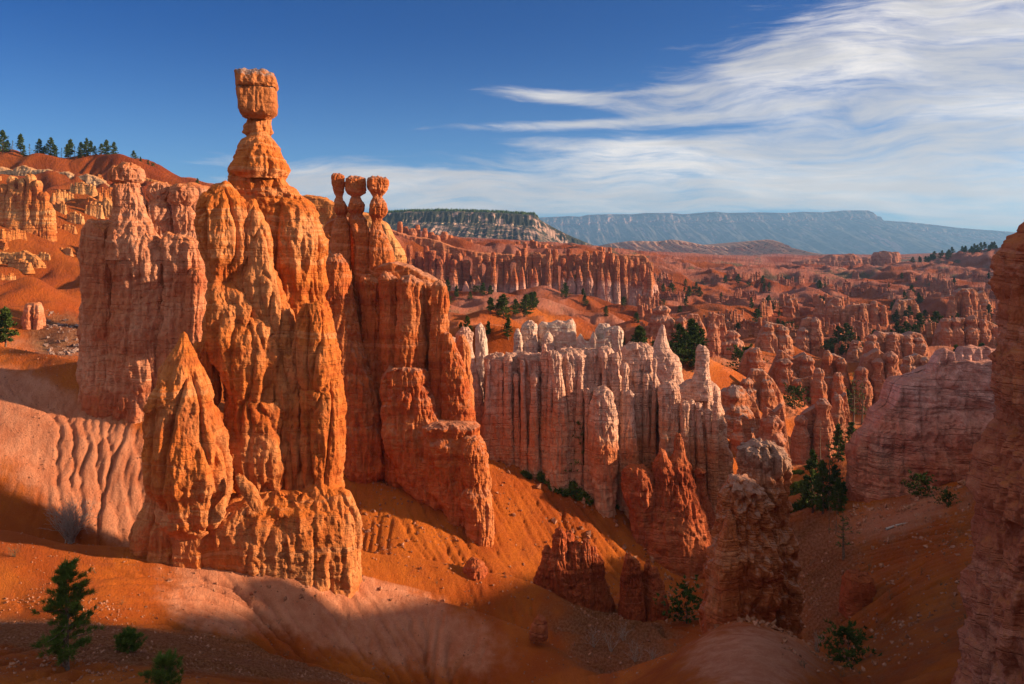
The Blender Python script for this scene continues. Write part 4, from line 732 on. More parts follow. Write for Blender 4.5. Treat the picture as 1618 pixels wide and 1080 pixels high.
# generic hoodoo shapes for the crowds
def proto_mesh(kind, seed, mat):
    r = random.Random(seed); mb = MB()
    if kind == 'hoodoo':
        w = r.uniform(2.0, 3.0); c = 0
        lv = [(20, c, w*.35), (19.3, c+r.uniform(-.2, .2), w*r.uniform(.5, .75)), (18, c, w*.7), (17, c, w*.5)]
        zz = 16.0
        while zz > 1: lv.append((zz, c+r.uniform(-.35, .35), w*(.55+.55*(1-zz/20)+r.uniform(-.12, .12)))); zz -= r.uniform(1.2, 2.6)
        lv += [(-6, c, w*1.5)]
        column(mb, lv, 0.0, q=1, R=w*.6, seed=seed, nth=44, dz=.42, crag=.2, crack=.2, strat=.15)
        if r.random() < .7:
            d = r.choice([-1, 1])*w*1.1; column(mb, [(20*r.uniform(.6, .85), d, w*.4), (12, d, w*.6), (5, d, w*.85), (-6, d, w*1.1)], r.uniform(-1, 1), q=1, R=w*.5, seed=seed+3, nth=36, dz=.5, crag=.2, crack=.2)
    else:
        n = r.randint(5, 9)
        tp = []
        for i in range(n*2+1): tp.append((CX-n*1.5+i*1.5, HY-(r.uniform(9, 15) if i not in (0, n*2) else 6)))
        w2 = MB(); wall(w2, F-1.5, tp, HY+6, thick=3.0, R=1.6, seed=seed+77, res=.5, taper=.5, left=1.5, right=1.5, strat=.18)
        mb.add(w2.v[0]-np.array([0, F, 0]), w2.f[0])
        for k in range(n):
            w = r.uniform(1.8, 3.2); c = (k-(n-1)/2)*3.3; hh = r.uniform(12, 20)
            lv = [(hh, c, w*.5), (hh-.4, c, w*.8), (hh-1.8, c, w*.8), (hh-2.8, c, w*r.uniform(.5, .7)), (hh*.6, c, w*.9), (hh*.4, c, w*1.05), (0, c, w*1.5), (-6, c, w*2.2)]
            column(mb, lv, r.uniform(-1.4, .2), q=1.1, R=w*.55, seed=seed+k*3, nth=36, dz=.5, crag=.2, crack=.2, strat=.16)
    return mb
def proto(kind, seed, mat):
    o = proto_mesh(kind, seed, mat).obj('hoodoo' if kind == 'hoodoo' else 'fin', mat, None, origin=(0, 0, 0)); COL.objects.unlink(o); return o
PR = {}
for mname, mt in (('mid', M_mid), ('far', M_far), ('vfar', M_vfar)):
    PR[mname] = ([proto('hoodoo', 900+k, mt) for k in range(6)], [proto('fin', 950+k*11, mt) for k in range(5)])
def place(p, x, y, z, h, w=1.0, rz=None, label='', cat='hoodoo', group=None, r=RND):
    o = p.copy(); COL.objects.link(o); s = h/20.0; o.location = (x, y, z); o.scale = (s*w, s*w, s); o.rotation_euler = (0, 0, r.uniform(0, 6.28) if rz is None else rz)
    tag(o, label, cat, group); return o
# far amphitheatre: backing cliff, then its columns one by one
mb = MB()
Wl(478, [(600, 352), (622, 366), (650, 374), (690, 380), (720, 392), (760, 400), (830, 404), (900, 402), (960, 404), (1015, 403), (1024, 412), (1034, 440)], [(600, 505), (1045, 505)], thick=16, R=4.5, seed=801, res=.55, taper=.4, right=4, flute=.3, strat=.12, crag=.16, crack=.22, sscale=2.2)(mb)
o = mb.obj('cliff', M_far, None, origin=PX(820, 480, 478)); tag(o, 'long fluted red cliff backing the rows of columns of the far amphitheatre', 'cliff')
GA = 'columns standing in rows along the far amphitheatre cliff'
def yt_far(px): return float(np.interp(px, [620, 700, 740, 800, 860, 1000, 1025], [384, 398, 404, 398, 396, 400, 404]))
px = 624.0; i = 0
while px < 1030:
    w = RND.uniform(7, 13); h0 = yt_far(px)+RND.uniform(-6, 12); yb = 500 if px < 700 else 492
    D = 462-RND.uniform(0, 10); rows = [(h0, px-w*.3, px+w*.3), (h0+4, px-w*.52, px+w*.52), (h0+10, px-w*.46, px+w*.46), (h0+16, px-w*.36, px+w*.36), (h0+40, px-w*.5, px+w*.5), (h0+70, px-w*.6, px+w*.6), (yb+6, px-w*.85, px+w*.85)]
    mb = MB(); C_(D, rows, q=1.0, R=w*.5*D/F*.7, nth=64, dz=.5, strat=.14, crag=.18, crack=.18, sscale=2.0)(mb)
    tag(mb.obj('hoodoo', M_far, None, origin=PX(px, yb, D)), 'red and white banded column, one of many along the far amphitheatre cliff', 'hoodoo', GA)
    px += w*RND.uniform(.85, 1.5)
def row_of(pxs, ytop, ybot, D, w, label, group, mat=M_far, jit=6, spire=False, mkey=None):
    for px in pxs:
        px += RND.uniform(-3, 3); ww = w*RND.uniform(.7, 1.25); t0 = ytop(px)+RND.uniform(-jit, jit); Dd = D+RND.uniform(-6, 6); h = ybot-t0
        if spire: rows = [(t0, px-.8, px+.8), (t0+h*.1, px-ww*.22, px+ww*.22), (t0+h*.3, px-ww*.4, px+ww*.4), (t0+h*.45, px-ww*.38, px+ww*.38), (t0+h*.7, px-ww*.62, px+ww*.62), (ybot+5, px-ww, px+ww)]
        else: rows = [(t0, px-ww*.3, px+ww*.3), (t0+h*.07, px-ww*.5, px+ww*.5), (t0+h*.2, px-ww*.5, px+ww*.5), (t0+h*.28, px-ww*.38, px+ww*.38), (t0+h*.6, px-ww*.55, px+ww*.55), (ybot+5, px-ww*.75, px+ww*.75)]
        mb = MB(); C_(Dd, rows, q=1.0, R=ww*.5*Dd/F*.7, nth=56, dz=.5, strat=.14, crag=.18, crack=.16, sscale=2.0)(mb)
        tag(mb.obj('hoodoo', mat, None, origin=PX(px, ybot, Dd)), label, 'hoodoo', group)
row_of([668, 684, 700, 716, 733, 747, 758, 801, 812, 826, 838, 846], lambda p: 442 if p < 765 else 426, 497, 436, 12, 'pale pointed spire in the lower row before the far amphitheatre', 'pale spires of the lower row', spire=True)
row_of([900, 915, 929, 952, 962, 1004, 1013, 1022, 1030], lambda p: 425, 500, 440, 13, 'red-footed spire at the right foot of the far amphitheatre', 'red-footed spires', spire=True)
row_of([630+k*10 for k in range(13)], lambda p: float(np.interp(p, [620, 700, 760], [352, 370, 388])), 425, 496, 10, 'orange capped column on the upper left terrace of the far amphitheatre', 'orange columns of the upper terrace')
row_of([812+k*9 for k in range(6)], lambda p: 381, 405, 500, 9, 'small orange knob rising above the far amphitheatre cliff top', 'orange knobs on the cliff top')
row_of([640+k*11 for k in range(9)], lambda p: 408, 450, 458, 12, 'blunt pink column of the middle terrace left in the far amphitheatre', 'pink columns of the middle terrace')
row_of([830+k*7 for k in range(20)], lambda p: 384+(p-830)*.06, 402, 640, 7, 'tiny column of the distant palisade above the amphitheatre', 'distant palisade columns', mat=M_far, jit=2)
# crowd of hoodoos and fins scattered through the valley
GS = 'weathered hoodoos scattered over the far valley'; GF = 'weathered fins scattered over the far valley'
cnt = 0; tries = 0
while cnt < 270 and tries < 4500:
    tries += 1; px = RND.uniform(1015, 1590); py = 436+145*RND.random()**1.2
    v = vis_point(px, py, 170, 1300)
    if v is None or v[1] > 900: continue
    if pn(v[0]/70, v[1]/38, .3, 61) < -0.02: continue
    m = v[1]/F; near = v[1] < 420; isf = RND.random() < .82
    hp = RND.uniform(13, 27) if near else RND.uniform(8, 15)
    p = RND.choice(PR['mid' if near else 'vfar'][1 if isf else 0]); z = v[2]-0.5
    place(p, v[0], v[1], z, hp*m, RND.uniform(.7, 1.25)*(.8 if isf else 1.0), rz=RND.uniform(-.5, .5) if isf else None, label='weathered banded fin among many in the far valley' if isf else 'weathered banded hoodoo among many in the far valley', cat='rock fin' if isf else 'hoodoo', group=GF if isf else GS); cnt += 1
# distant white cliffs with a red castle
def far_wall(D, tops, bot, mat, label, seed, thick, **kw):
    mb = MB(); Wl(D, tops, bot, thick=thick, seed=seed, **kw)(mb); tag(mb.obj('cliff', mat, None, origin=PX(tops[0][0], tops[0][1], D)), label, 'cliff')
M_wcl = rock_mat('white_cliff_rock', (0.58, 0.40, 0.33), (0.66, 0.50, 0.42), (0.7, 0.56, 0.48), S=5, dusty=(0.5, 0.28, 0.2))
far_wall(900, [(1180, 426), (1215, 424), (1250, 424), (1262, 421), (1310, 423), (1350, 424), (1396, 422), (1400, 432)], 446, M_wcl, 'distant white cliff band with scalloped foot', 820, 30, R=5, res=1.2, taper=.5, flute=.3, crack=.2, sscale=4)
far_wall(960, [(1252, 414), (1280, 410), (1300, 408), (1312, 403), (1330, 404), (1345, 401), (1360, 410), (1366, 407), (1385, 405)], 432, M_vfar, 'distant red ledges above the white cliff band', 821, 30, R=5, res=1.2, taper=.5, flute=.3, crack=.2, sscale=4)
far_wall(925, [(1380, 404), (1384, 399), (1392, 400), (1396, 397), (1404, 398), (1408, 400), (1414, 398), (1419, 401), (1421, 410)], 432, M_vfar, 'distant red castle-like butte on the white cliffs', 822, 26, R=5, res=1.1, taper=.3, flute=.3, crack=.25, sscale=4)
far_wall(1150, [(1012, 424), (1040, 421), (1075, 424), (1100, 430)], 440, M_vfar, 'distant reddish ledge at the left edge of the far basin', 823, 30, R=5, res=1.6, taper=.5, flute=.3)
# left: sunlit cliff, pale rim bands and orange cliffs behind the massifs
mb = MB()
for k, (c, t0, w) in enumerate([(6, 292, 9), (20, 279, 9), (36, 283, 8), (48, 276, 8), (60, 286, 8), (70, 304, 8), (30, 300, 16), (55, 318, 16), (78, 330, 8)]):
    C_(256, [(t0, c-w*.4, c+w*.4), (t0+3, c-w*.8, c+w*.8), (t0+9, c-w*.8, c+w*.8), (t0+14, c-w*.6, c+w*.6), (t0+40, c-w, c+w), (392, c-w*1.3, c+w*1.3)], q=1, R=1.6, nth=60, dz=.3)(mb)
Wl(258, [(-30, 300), (0, 296), (25, 300), (55, 310), (75, 322), (86, 340)], 392, thick=10, R=2.4, seed=840, res=.3, taper=.4)(mb)
tag(mb.obj('cliff', M_left, None, origin=PX(40, 380, 256)), 'sunlit orange cliff of fused columns on the far left hillside', 'cliff')
far_wall(338, [(22, 268), (38, 262), (60, 270), (78, 268), (95, 274), (108, 272), (122, 280), (140, 276), (152, 280), (165, 286), (178, 296)], [(20, 300), (180, 314)], M_rim, 'pale weathered cliff band under the wooded rim', 841, 8, R=2.4, res=.4, taper=.5, flute=.35, crack=.3)
far_wall(340, [(-60, 262), (-20, 262), (10, 266), (26, 272)], 285, M_rim, 'pale cliff band at the far left under the rim', 846, 8, R=2.4, res=.4, taper=.5, flute=.35, crack=.3)
far_wall(290, [(118, 345), (126, 322), (136, 318), (143, 310), (152, 316), (162, 320), (170, 312), (180, 325), (200, 345)], 385, M_left, 'small orange teeth on the left hillside behind the pink wall', 842, 5, R=1.6, res=.3, taper=.5, flute=.35, crack=.3)
far_wall(150, [(470, 330), (478, 312), (500, 312), (514, 315), (528, 322), (560, 333), (596, 346), (612, 356), (622, 376), (640, 400)], 470, M_left, 'sunlit orange cliff between the hammer hoodoo and the three sisters', 843, 9, R=2.2, res=.22, taper=.4, flute=.28)
far_wall(120, [(255, 300), (285, 296), (312, 292), (330, 298), (350, 310)], 420, M_wall, 'orange cliff glimpsed between the stubby hoodoos and the hammer', 844, 7, R=1.8, res=.2, taper=.3, flute=.28)
far_wall(322, [(72, 318), (84, 304), (96, 298), (108, 303), (120, 299), (134, 306), (150, 302), (168, 312), (182, 322)], 345, M_left, 'fluted orange cliff step high on the left hillside', 851, 7, R=2.0, res=.35, taper=.5, flute=.4, crack=.3)
far_wall(285, [(84, 352), (96, 345), (110, 349), (124, 344), (140, 350), (156, 362)], 388, M_left, 'lower fluted orange cliff step left of the pink wall', 852, 6, R=1.8, res=.33, taper=.5, flute=.4, crack=.3)
far_wall(352, [(176, 292), (190, 280), (205, 284), (222, 278), (240, 284), (262, 290), (285, 298), (300, 306)], 320, M_left, 'ragged orange cliff on the skyline behind the stubby hoodoos', 853, 7, R=2.0, res=.35, taper=.5, flute=.4, crack=.3)
far_wall(225, [(-20, 408), (5, 398), (22, 402), (40, 396), (58, 406), (72, 420)], 440, M_left, 'crumbling orange ledge at the far left below the sunlit cliff', 854, 5, R=1.5, res=.28, taper=.6, flute=.35, crack=.3)
fin_obj(98/2.7, 70, 478, 522, M_wall, 845, 'small pale mushroom-like hoodoo on the left hillside', None, name='hoodoo', cat='hoodoo', D=150, ncol=2, tooth=.05, thick=3)

LP = [proto('fin', 1010+k*11, M_left) for k in range(4)]
cnt = 0; tries = 0; GL = 'small fluted cliffs dotted over the left hillside'
while cnt < 34 and tries < 600:
    tries += 1; px = RND.uniform(-30, 180); py = RND.uniform(282, 470); v = vis_point(px, py, 170, 400)
    if v is None or v[1] < 195: continue
    place(RND.choice(LP), v[0], v[1], v[2]-.6, RND.uniform(10, 22)*v[1]/F, RND.uniform(.8, 1.4), rz=RND.uniform(-.4, .9), label='small fluted orange cliff among several on the left hillside', cat='cliff', group=GL).name = 'cliff'; cnt += 1
# ------------------------------------------------------------------ 9. mesas and the far plateau (terrain)
def terrain_mat(name, base, slope, veg, S, pale=None, steep=(0.35, 0.62), vegf=(0.45, 0.62)):
    m, t, b = new_mat(name); g = t.node('ShaderNodeNewGeometry'); P = g.outputs['Position']
    sn = t.node('ShaderNodeSeparateXYZ'); t.l.new(g.outputs['True Normal'], sn.inputs[0]); nz = sn.outputs[2]
    n = t.noise(P, 1.0/S, 6, .62); n2 = t.noise(t.vm('MULTIPLY', P, (1, 1, .15)), 4.0/S, 5, .65); sp = t.node('ShaderNodeSeparateXYZ'); t.l.new(P, sp.inputs[0])
    lay = t.noise(t.vec(0.0, 0.0, t.m('MULTIPLY_ADD', n, .6, t.m('MULTIPLY', sp.outputs[2], 9.0/S))), 1.0, 3, .6)
    cl = t.mix(t.ss(lay, .4, .6), base, pale or base); cl = t.mix(t.ss(n2, .5, .68, 0, .45), cl, tuple(k*.6 for k in base))
    so_ = t.mix(t.ss(n2, .4, .6), slope, tuple(k*.7 for k in slope)); so_ = t.mix(t.ss(t.m('MULTIPLY_ADD', n2, .5, t.m('MULTIPLY', n, .5)), *vegf), so_, veg)
    t.l.new(t.mix(t.ss(t.m('MULTIPLY_ADD', t.m('SUBTRACT', n, .5), .3, nz), *steep), cl, so_), b.inputs['Base Color']); b.inputs['Roughness'].default_value = 1
    bump(t, b, t.m('ADD', n, n2), S*.06); return m
def range_sheet(name, D, sil, rows, mat, amp, seed, px0, px1, step, label=None):
    """a hill or mesa: sil = crest line; rows = [(drop in px below crest, depth offset, roughness)] front face, crest, back"""
    xs = np.arange(px0, px1, step); top = np.interp(xs, [s[0] for s in sil], [s[1] for s in sil])
    fp = []; K = len(rows); sub = 10
    RR = np.array(rows, float); tt = np.linspace(0, K-1, (K-1)*sub+1); dr = np.interp(tt, range(K), RR[:, 0]); do = np.interp(tt, range(K), RR[:, 1]); ro = np.interp(tt, range(K), RR[:, 2])
    Pp, Tt = np.meshgrid(xs, np.arange(len(tt)))
    a = fbm(Pp/9, Tt*.05, .3, 4, seed, ridged=True); b_ = fbm(Pp/40, Tt*.02, .3, 3, seed+4)
    Dd = D+do[Tt]*(1+.5*b_)+amp*ro[Tt]*(a*.7+b_); X_ = (Pp-CX)/F*D; mt = 1.0
    V_ = top[None]+dr[Tt]*mt+ro[Tt]*1.3*fbm(Pp/5, Tt*.3, .7, 4, seed+8)*(dr[Tt] > .01)
    Z_ = (HY-V_)/F*D
    idx = np.arange(Pp.size).reshape(Pp.shape); Fq = np.stack([idx[:-1, :-1], idx[:-1, 1:], idx[1:, 1:], idx[1:, :-1]], -1).reshape(-1, 4)
    me = mesh_from(name, np.stack([X_, Dd, Z_], -1).reshape(-1, 3), Fq); me.materials.append(mat); o = bpy.data.objects.new(name, me); COL.objects.link(o); o['kind'] = 'structure'; return o
M_mesa = terrain_mat('mesa_rock', (0.56, 0.40, 0.26), (0.40, 0.26, 0.20), (0.035, 0.04, 0.03), 60, pale=(0.66, 0.54, 0.40), vegf=(.42, .50), steep=(.12, .34))
M_plat = terrain_mat('plateau_rock', (0.42, 0.24, 0.20), (0.12, 0.11, 0.09), (0.035, 0.045, 0.035), 700, pale=(0.5, 0.36, 0.3))
M_redh = terrain_mat('red_hill_rock', (0.50, 0.19, 0.13), (0.44, 0.25, 0.17), (0.06, 0.05, 0.035), 60, pale=(0.56, 0.28, 0.2), vegf=(.52, .66))
range_sheet('mesa', 1900, [(560, 341), (600, 337), (640, 334), (700, 333), (780, 335), (845, 339), (852, 346), (862, 352), (880, 362), (905, 374), (940, 388), (980, 396)],
            [(66, -520, .3), (40, -260, .9), (21, -60, .5), (18, -40, .22), (2, -12, .16), (0, 0, .05), (0, 500, 0)], M_mesa, 60, 5, 520, 985, .8)
range_sheet('hill', 2700, [(940, 396), (965, 384), (1000, 380), (1040, 381), (1060, 378), (1080, 380), (1110, 386), (1140, 389), (1165, 385), (1190, 380), (1212, 378), (1222, 379), (1230, 388), (1240, 397), (1262, 402), (1300, 408), (1360, 412)],
            [(34, -900, .4), (18, -350, 1), (7, -120, .9), (0, 0, .1), (4, 600, .3)], M_redh, 160, 15, 930, 1370, .8)
range_sheet('plateau', 11800, [(560, 349), (700, 346), (860, 343), (900, 341), (915, 342), (930, 339), (960, 338), (1000, 338), (1020, 336), (1060, 336), (1080, 338), (1130, 334), (1150, 336), (1200, 335), (1240, 336), (1270, 334), (1300, 335), (1335, 332), (1372, 332), (1380, 335), (1386, 341), (1393, 342), (1396, 348), (1430, 350), (1470, 354), (1520, 360), (1560, 363), (1600, 366), (1700, 372), (2000, 378), (2500, 380)],
            [(75, -2600, .2), (50, -1700, .7), (30, -900, 1.0), (16, -350, .8), (11, -230, .5), (2, -30, .3), (0, 0, .05), (0, 1200, 0)], M_plat, 380, 25, 560, 2500, 1.2)

# ------------------------------------------------------------------ 10. trees and shrubs
def simple_mat(name, c1, c2, S, rough=.9, bmp=0.0):
    m, t, b = new_mat(name); g = t.node('ShaderNodeNewGeometry'); n = t.noise(g.outputs['Position'], S, 4, .6)
    t.l.new(t.mix(t.ss(n, .35, .65), c1, c2), b.inputs['Base Color']); b.inputs['Roughness'].default_value = rough
    if bmp: bump(t, b, n, bmp)
    return m
M_bark = simple_mat('bark', (0.10, 0.065, 0.045), (0.20, 0.14, 0.10), 9, bmp=.03)
M_pine = simple_mat('pine_needles', (0.03, 0.06, 0.014), (0.08, 0.12, 0.026), 1.3)
M_pineh = simple_mat('young_pine_needles', (0.05, 0.10, 0.014), (0.12, 0.18, 0.028), 4)
M_jun = simple_mat('juniper_leaves', (0.04, 0.07, 0.012), (0.12, 0.16, 0.025), 1.2)
M_dry = simple_mat('dry_twigs', (0.30, 0.24, 0.20), (0.50, 0.42, 0.36), 12)
M_sage = simple_mat('sage_twigs', (0.10, 0.09, 0.05), (0.19, 0.15, 0.09), 9)
def tube(mb, pts, rs, n=5):
    pts = [np.array(p, float) for p in pts]; V = []; 
    for i, p in enumerate(pts):
        d = pts[min(i+1, len(pts)-1)]-pts[max(i-1, 0)]; d /= np.linalg.norm(d)+1e-9
        a = np.cross(d, (0, 0, 1.0) if abs(d[2]) < .9 else (1.0, 0, 0)); a /= np.linalg.norm(a); b_ = np.cross(d, a)
        for k in range(n):
            t = 2*math.pi*k/n; V.append(p+rs[i]*(a*math.cos(t)+b_*math.sin(t)))
    Fq = [(i*n+k, i*n+(k+1) % n, (i+1)*n+(k+1) % n, (i+1)*n+k) for i in range(len(pts)-1) for k in range(n)]
    mb.add(V, Fq)
def needles(mb, cs, dirs, L, wd, k, rng, spread=.8):
    """k thin blades round each centre"""
    cs = np.repeat(cs, k, 0); dirs = np.repeat(dirs, k, 0); n = len(cs)
    d = dirs+spread*rng.normal(size=(n, 3)); d /= np.linalg.norm(d, axis=1)[:, None]
    s = np.cross(d, rng.normal(size=(n, 3))); s /= np.linalg.norm(s, axis=1)[:, None]
    l = L*rng.uniform(.6, 1.25, (n, 1)); w = wd*rng.uniform(.7, 1.3, (n, 1)); j = cs+rng.normal(size=(n, 3))*L*.15
    V = np.stack([j-s*w, j+s*w, j+d*l+s*w*.3], 1).reshape(-1, 3)
    i = np.arange(n)*3; mb.add(V, np.stack([i, i+1, i+2, i+2], -1))
def conifer(h, seed, spread=.2, bare=.18, nw=13, nb=5, tufts=4, k=7, L=.5, wd=.1, irreg=.35, trunk_r=.022, mat=None, name='pine_tree', needle_spread=.8, droop=-.1, asym=0.0, topw=.15):
    rng = np.random.RandomState(seed); tr = MB(); cr = MB()
    bend = rng.uniform(-.03, .03, 2)*h
    ax = lambda t: np.array([bend[0]*math.sin(t*3), bend[1]*math.sin(t*2.5), h*t])
    ts_ = np.linspace(0, 1, 9); tube(tr, [ax(t)-(np.array([0, 0, h*.03]) if t == 0 else 0) for t in ts_], [h*trunk_r*(1-t*.93)*(1.35 if t == 0 else 1) for t in ts_], 7)
    C, Dr = [], []
    for i in range(nw):
        t = bare+(1-bare)*(i+rng.uniform(-.3, .3))/nw; t = min(max(t, bare*.9), .985)
        u = (t-bare)/(1-bare); w = h*spread*((1-u)**.75*(.55+.9*min(1, u*3.5+.25))+topw*.3)
        for b_ in range(nb):
            if rng.rand() < irreg*.45: continue
            a = rng.uniform(0, 6.283); ln = w*(1+irreg*rng.normal()*.7)*(1+asym*math.cos(a)); ln = max(ln, w*.3)
            up = rng.uniform(-.15, .35)+droop*(1-u)+.55*u; d = np.array([math.cos(a), math.sin(a), up]); d /= np.linalg.norm(d)
            p0 = ax(t); p1 = p0+d*ln; 
            tube(tr, [p0, (p0+p1)/2+np.array([0, 0, -.04*ln]), p1], [h*trunk_r*.3*(1-u*.7), h*trunk_r*.2*(1-u*.7), h*trunk_r*.07], 3)
            for q in range(tufts):
                s = .28+.72*(q+rng.rand()*.6)/tufts; side = np.array([-d[1], d[0], 0])*rng.uniform(-1, 1)*ln*.28*(1.15-s)
                C.append(p0+(p1-p0)*min(s, 1.02)+side+rng.normal(size=3)*ln*.04); Dr.append(d*.7+np.array([0, 0, .45])+side*.5/max(ln, .1))
    C.append(ax(1.0)); Dr.append(np.array([0, 0, 1.0])); C.append(ax(.96)); Dr.append(np.array([0, 0, 1.0]))
    needles(cr, np.array(C), np.array(Dr), L, wd, k, rng, needle_spread)
    root = thing(name, None, None, (0, 0, 0))
    tr.obj('trunk', M_bark, root, origin=(0, 0, 0)); c = cr.obj('crown', mat or M_pine, root, origin=(0, 0, 0), smooth=False)
    return root
def park(root):
    for o in [root]+list(root.children): COL.objects.unlink(o)
    return root
def put(root, p, h, h0, label, cat='tree', group=None, wid=1.0, rz=None):
    s = h/h0; return tag(dup(root, tuple(float(c) for c in p), RND.uniform(0, 6.28) if rz is None else rz, (s*wid, s*wid, s), label, group), None, cat)
PINES = [park(conifer(10, 50+i, spread=[.17, .21, .15, .25, .19][i], bare=[.12, .2, .3, .1, .16][i], L=.62, wd=.14, k=9, nw=15, nb=6)) for i in range(5)]
ROUND = [park(conifer(6, 80+i, spread=.42, bare=.15, L=.55, wd=.13, k=9, nw=9, nb=7, irreg=.5, topw=1.5, droop=.1)) for i in range(2)]
THIN = [park(conifer(12, 90+i, spread=.13, bare=.25, L=.55, wd=.08, k=4, nw=11, nb=4, tufts=3, irreg=.9)) for i in range(3)]
def tree_at(px, py, hpx, label, group=None, kind=PINES, d0=40, d1=3000, wid=1.0, h0=10, D=None, cat='tree'):
    v = vis_point(px, py, d0, d1) if D is None else ground_at(px, D)
    if v is None: return None
    v = v-np.array([0, 0, .15]); return put(RND.choice(kind), v, hpx*v[1]/F, h0, label, cat, group, wid)
# rim trees, far left
GRm = 'dark pines lined up along the wooded rim'
for px, h in [(-30, 40), (-14, 34), (4, 46), (12, 24), (20, 22), (33, 40), (38, 24), (47, 22), (62, 34), (70, 22), (80, 38), (87, 30), (106, 34), (112, 40), (118, 26), (128, 30), (137, 38), (143, 30), (150, 18), (160, 22), (168, 36), (180, 30), (56, 18), (97, 18), (125, 20), (133, 22), (211, 22), (222, 14), (234, 16)]:
    g = ground_at(px, 376+RND.uniform(-3, 6), -.3); put(RND.choice(PINES+THIN[:1]), g, .85*h*g[1]/F, 10.5, 'dark pine in the line along the wooded rim far left', 'tree', GRm, 1.0)
g = ground_at(312, 374, -.3); put(PINES[0], g, 20*g[1]/F, 10, 'single small pine at the tip of the rim beside the hammer hoodoo', 'tree')
g = ground_at(241, 376, -.3); put(ROUND[0], g, 8*g[1]/F, 6, 'low round bush at the end of the wooded rim', 'bush')
# named trees of the middle ground
tree_at(738, 530, 32, 'twin-topped pine on the orange mound behind the pale spike', d0=95); tree_at(728, 532, 22, 'smaller pine left of the twin-topped pine', d0=95)
tree_at(803, 538, 34, 'cone-shaped pine between the pale spike and the white wall', d0=95); tree_at(771, 538, 28, 'slim pine beside the pale spike behind the fins', d0=95)
for px, py, h in [(830, 500, 22), (1065, 520, 24), (1078, 560, 30), (1085, 548, 32), (1098, 552, 34), (1110, 560, 28), (1130, 562, 32), (1052, 545, 26), (1120, 548, 26), (1092, 566, 24), (1030, 525, 26), (985, 545, 24), (1000, 552, 28), (1010, 540, 22)]:
    tree_at(px, py, h*.72, 'dark pine in the clump behind the white spire', 'pines clumped behind the white spire', d0=125)
tree_at(1174, 590, 42, 'broad pine among the mid-valley stubs', kind=ROUND, h0=6, d0=110); tree_at(1256, 648, 36, 'round-crowned juniper standing on the fins above the ravine', kind=ROUND, h0=6, d0=110)
for px, py, h, lab, kd in [(1348, 672, 82, 'tall open-branched pine at the head of the ravine', THIN), (1362, 670, 74, 'second tall open-branched pine at the head of the ravine', THIN), (1325, 730, 60, 'mid-sized pine under the blocky flat-topped fin', PINES), (1345, 712, 46, 'dark pine beside the foot of the banded wall', PINES), (1375, 690, 26, 'low dark pine behind the foot of the banded wall', PINES), (1338, 655, 40, 'pine behind the tall open-branched pair', PINES)]:
    tree_at(px, py, h, lab, kind=kd, d0=70, h0=12 if kd is THIN else 10)
for px, py, h, kd in [(1284, 808, 96, PINES), (1292, 800, 70, THIN), (1300, 812, 84, PINES), (1308, 806, 110, THIN), (1318, 800, 66, PINES), (1324, 812, 56, PINES), (1275, 800, 50, PINES), (1334, 806, 46, PINES)]:
    tree_at(px, py, h, 'dark conifer in the tight clump on the ravine floor', 'conifers clumped on the ravine floor', kind=kd, d0=62, wid=.8, h0=12 if kd is THIN else 10)
tree_at(1333, 882, 76, 'shadowy thin pine on the dark slope below the ravine clump', kind=THIN, h0=12, d0=45, wid=1.3)
tree_at(1455, 786, 38, 'dark windblown pine on the shaded right slope', kind=ROUND, h0=6, d0=45); tree_at(1340, 1050, 62, 'dark bushy pine at the bottom of the shaded right slope', kind=ROUND, h0=6, d0=30)
tree_at(1496, 800, 26, 'small scrubby pine right of the windblown pine', kind=ROUND, h0=6, d0=45); tree_at(1085, 985, 60, 'small dark pine against the left foot of the grey-capped pillar', kind=ROUND, h0=6, d0=58)
tree_at(1075, 872, 30, 'dark round bush on the slope left of the grey-capped pillar', kind=ROUND, h0=6, d0=60, cat='bush')
tree_at(8, 520, 72, 'pine half cut off by the left edge', kind=PINES, D=118, wid=1.2)
GV = 'small pines dotted over the valley'
cnt = 0; tries = 0
while cnt < 200 and tries < 4000:
    tries += 1; px = RND.uniform(640, 1600); py = 440+150*RND.random()
    if px < 1000 and not (440 < py < 505): continue
    v = vis_point(px, py, 125, 900)
    if v is None or pn(v[0]/40, v[1]/40, .3, 71) < -.05: continue
    put(RND.choice(PINES+ROUND[:1]), v-np.array([0, 0, .2]), RND.uniform(3.0, 6.5), 10, 'small dark pine, one of many dotted over the valley', 'tree', GV, RND.uniform(.9, 1.5)); cnt += 1
GW = 'trees on the far right skyline hill'
for k in range(38):
    px = 1440+RND.random()*170; v = ground_at(px, RND.uniform(850, 930)); put(RND.choice(PINES), v, RND.uniform(6, 10), 10, 'tiny pine on the far right skyline hill', 'tree', GW, 1.3)
# forest fringe on the mesa and the hill: too many to count
def forest(name, n, fn, hh, ww, seed):
    rng = np.random.RandomState(seed); V = []; Fq = []
    for i in range(n):
        p = fn(rng); h = hh*rng.uniform(.6, 1.3); w = ww*rng.uniform(.7, 1.3); b = len(V); kk = 5
        for q in range(kk): a = 6.283*q/kk+rng.rand(); V.append((p[0]+w*math.cos(a), p[1]+w*math.sin(a), p[2]-h*.2))
        V.append((p[0]+rng.uniform(-.1, .1)*w, p[1], p[2]+h))
        Fq += [(b+q, b+(q+1) % kk, b+kk, b+kk) for q in range(kk)]
    mb = MB(); mb.add(V, Fq); o = mb.obj(name, M_pine, None, origin=(0, 0, 0), smooth=False); tag(o, None, 'forest', None, 'stuff'); return o
def mesa_pt(r):
    px = r.uniform(525, 850); return PX(px, float(np.interp(px, [560, 600, 640, 700, 780, 845, 852], [341, 337, 334, 333, 335, 339, 346]))-.2, 1900)+np.array([0, r.uniform(2, 40), 0])
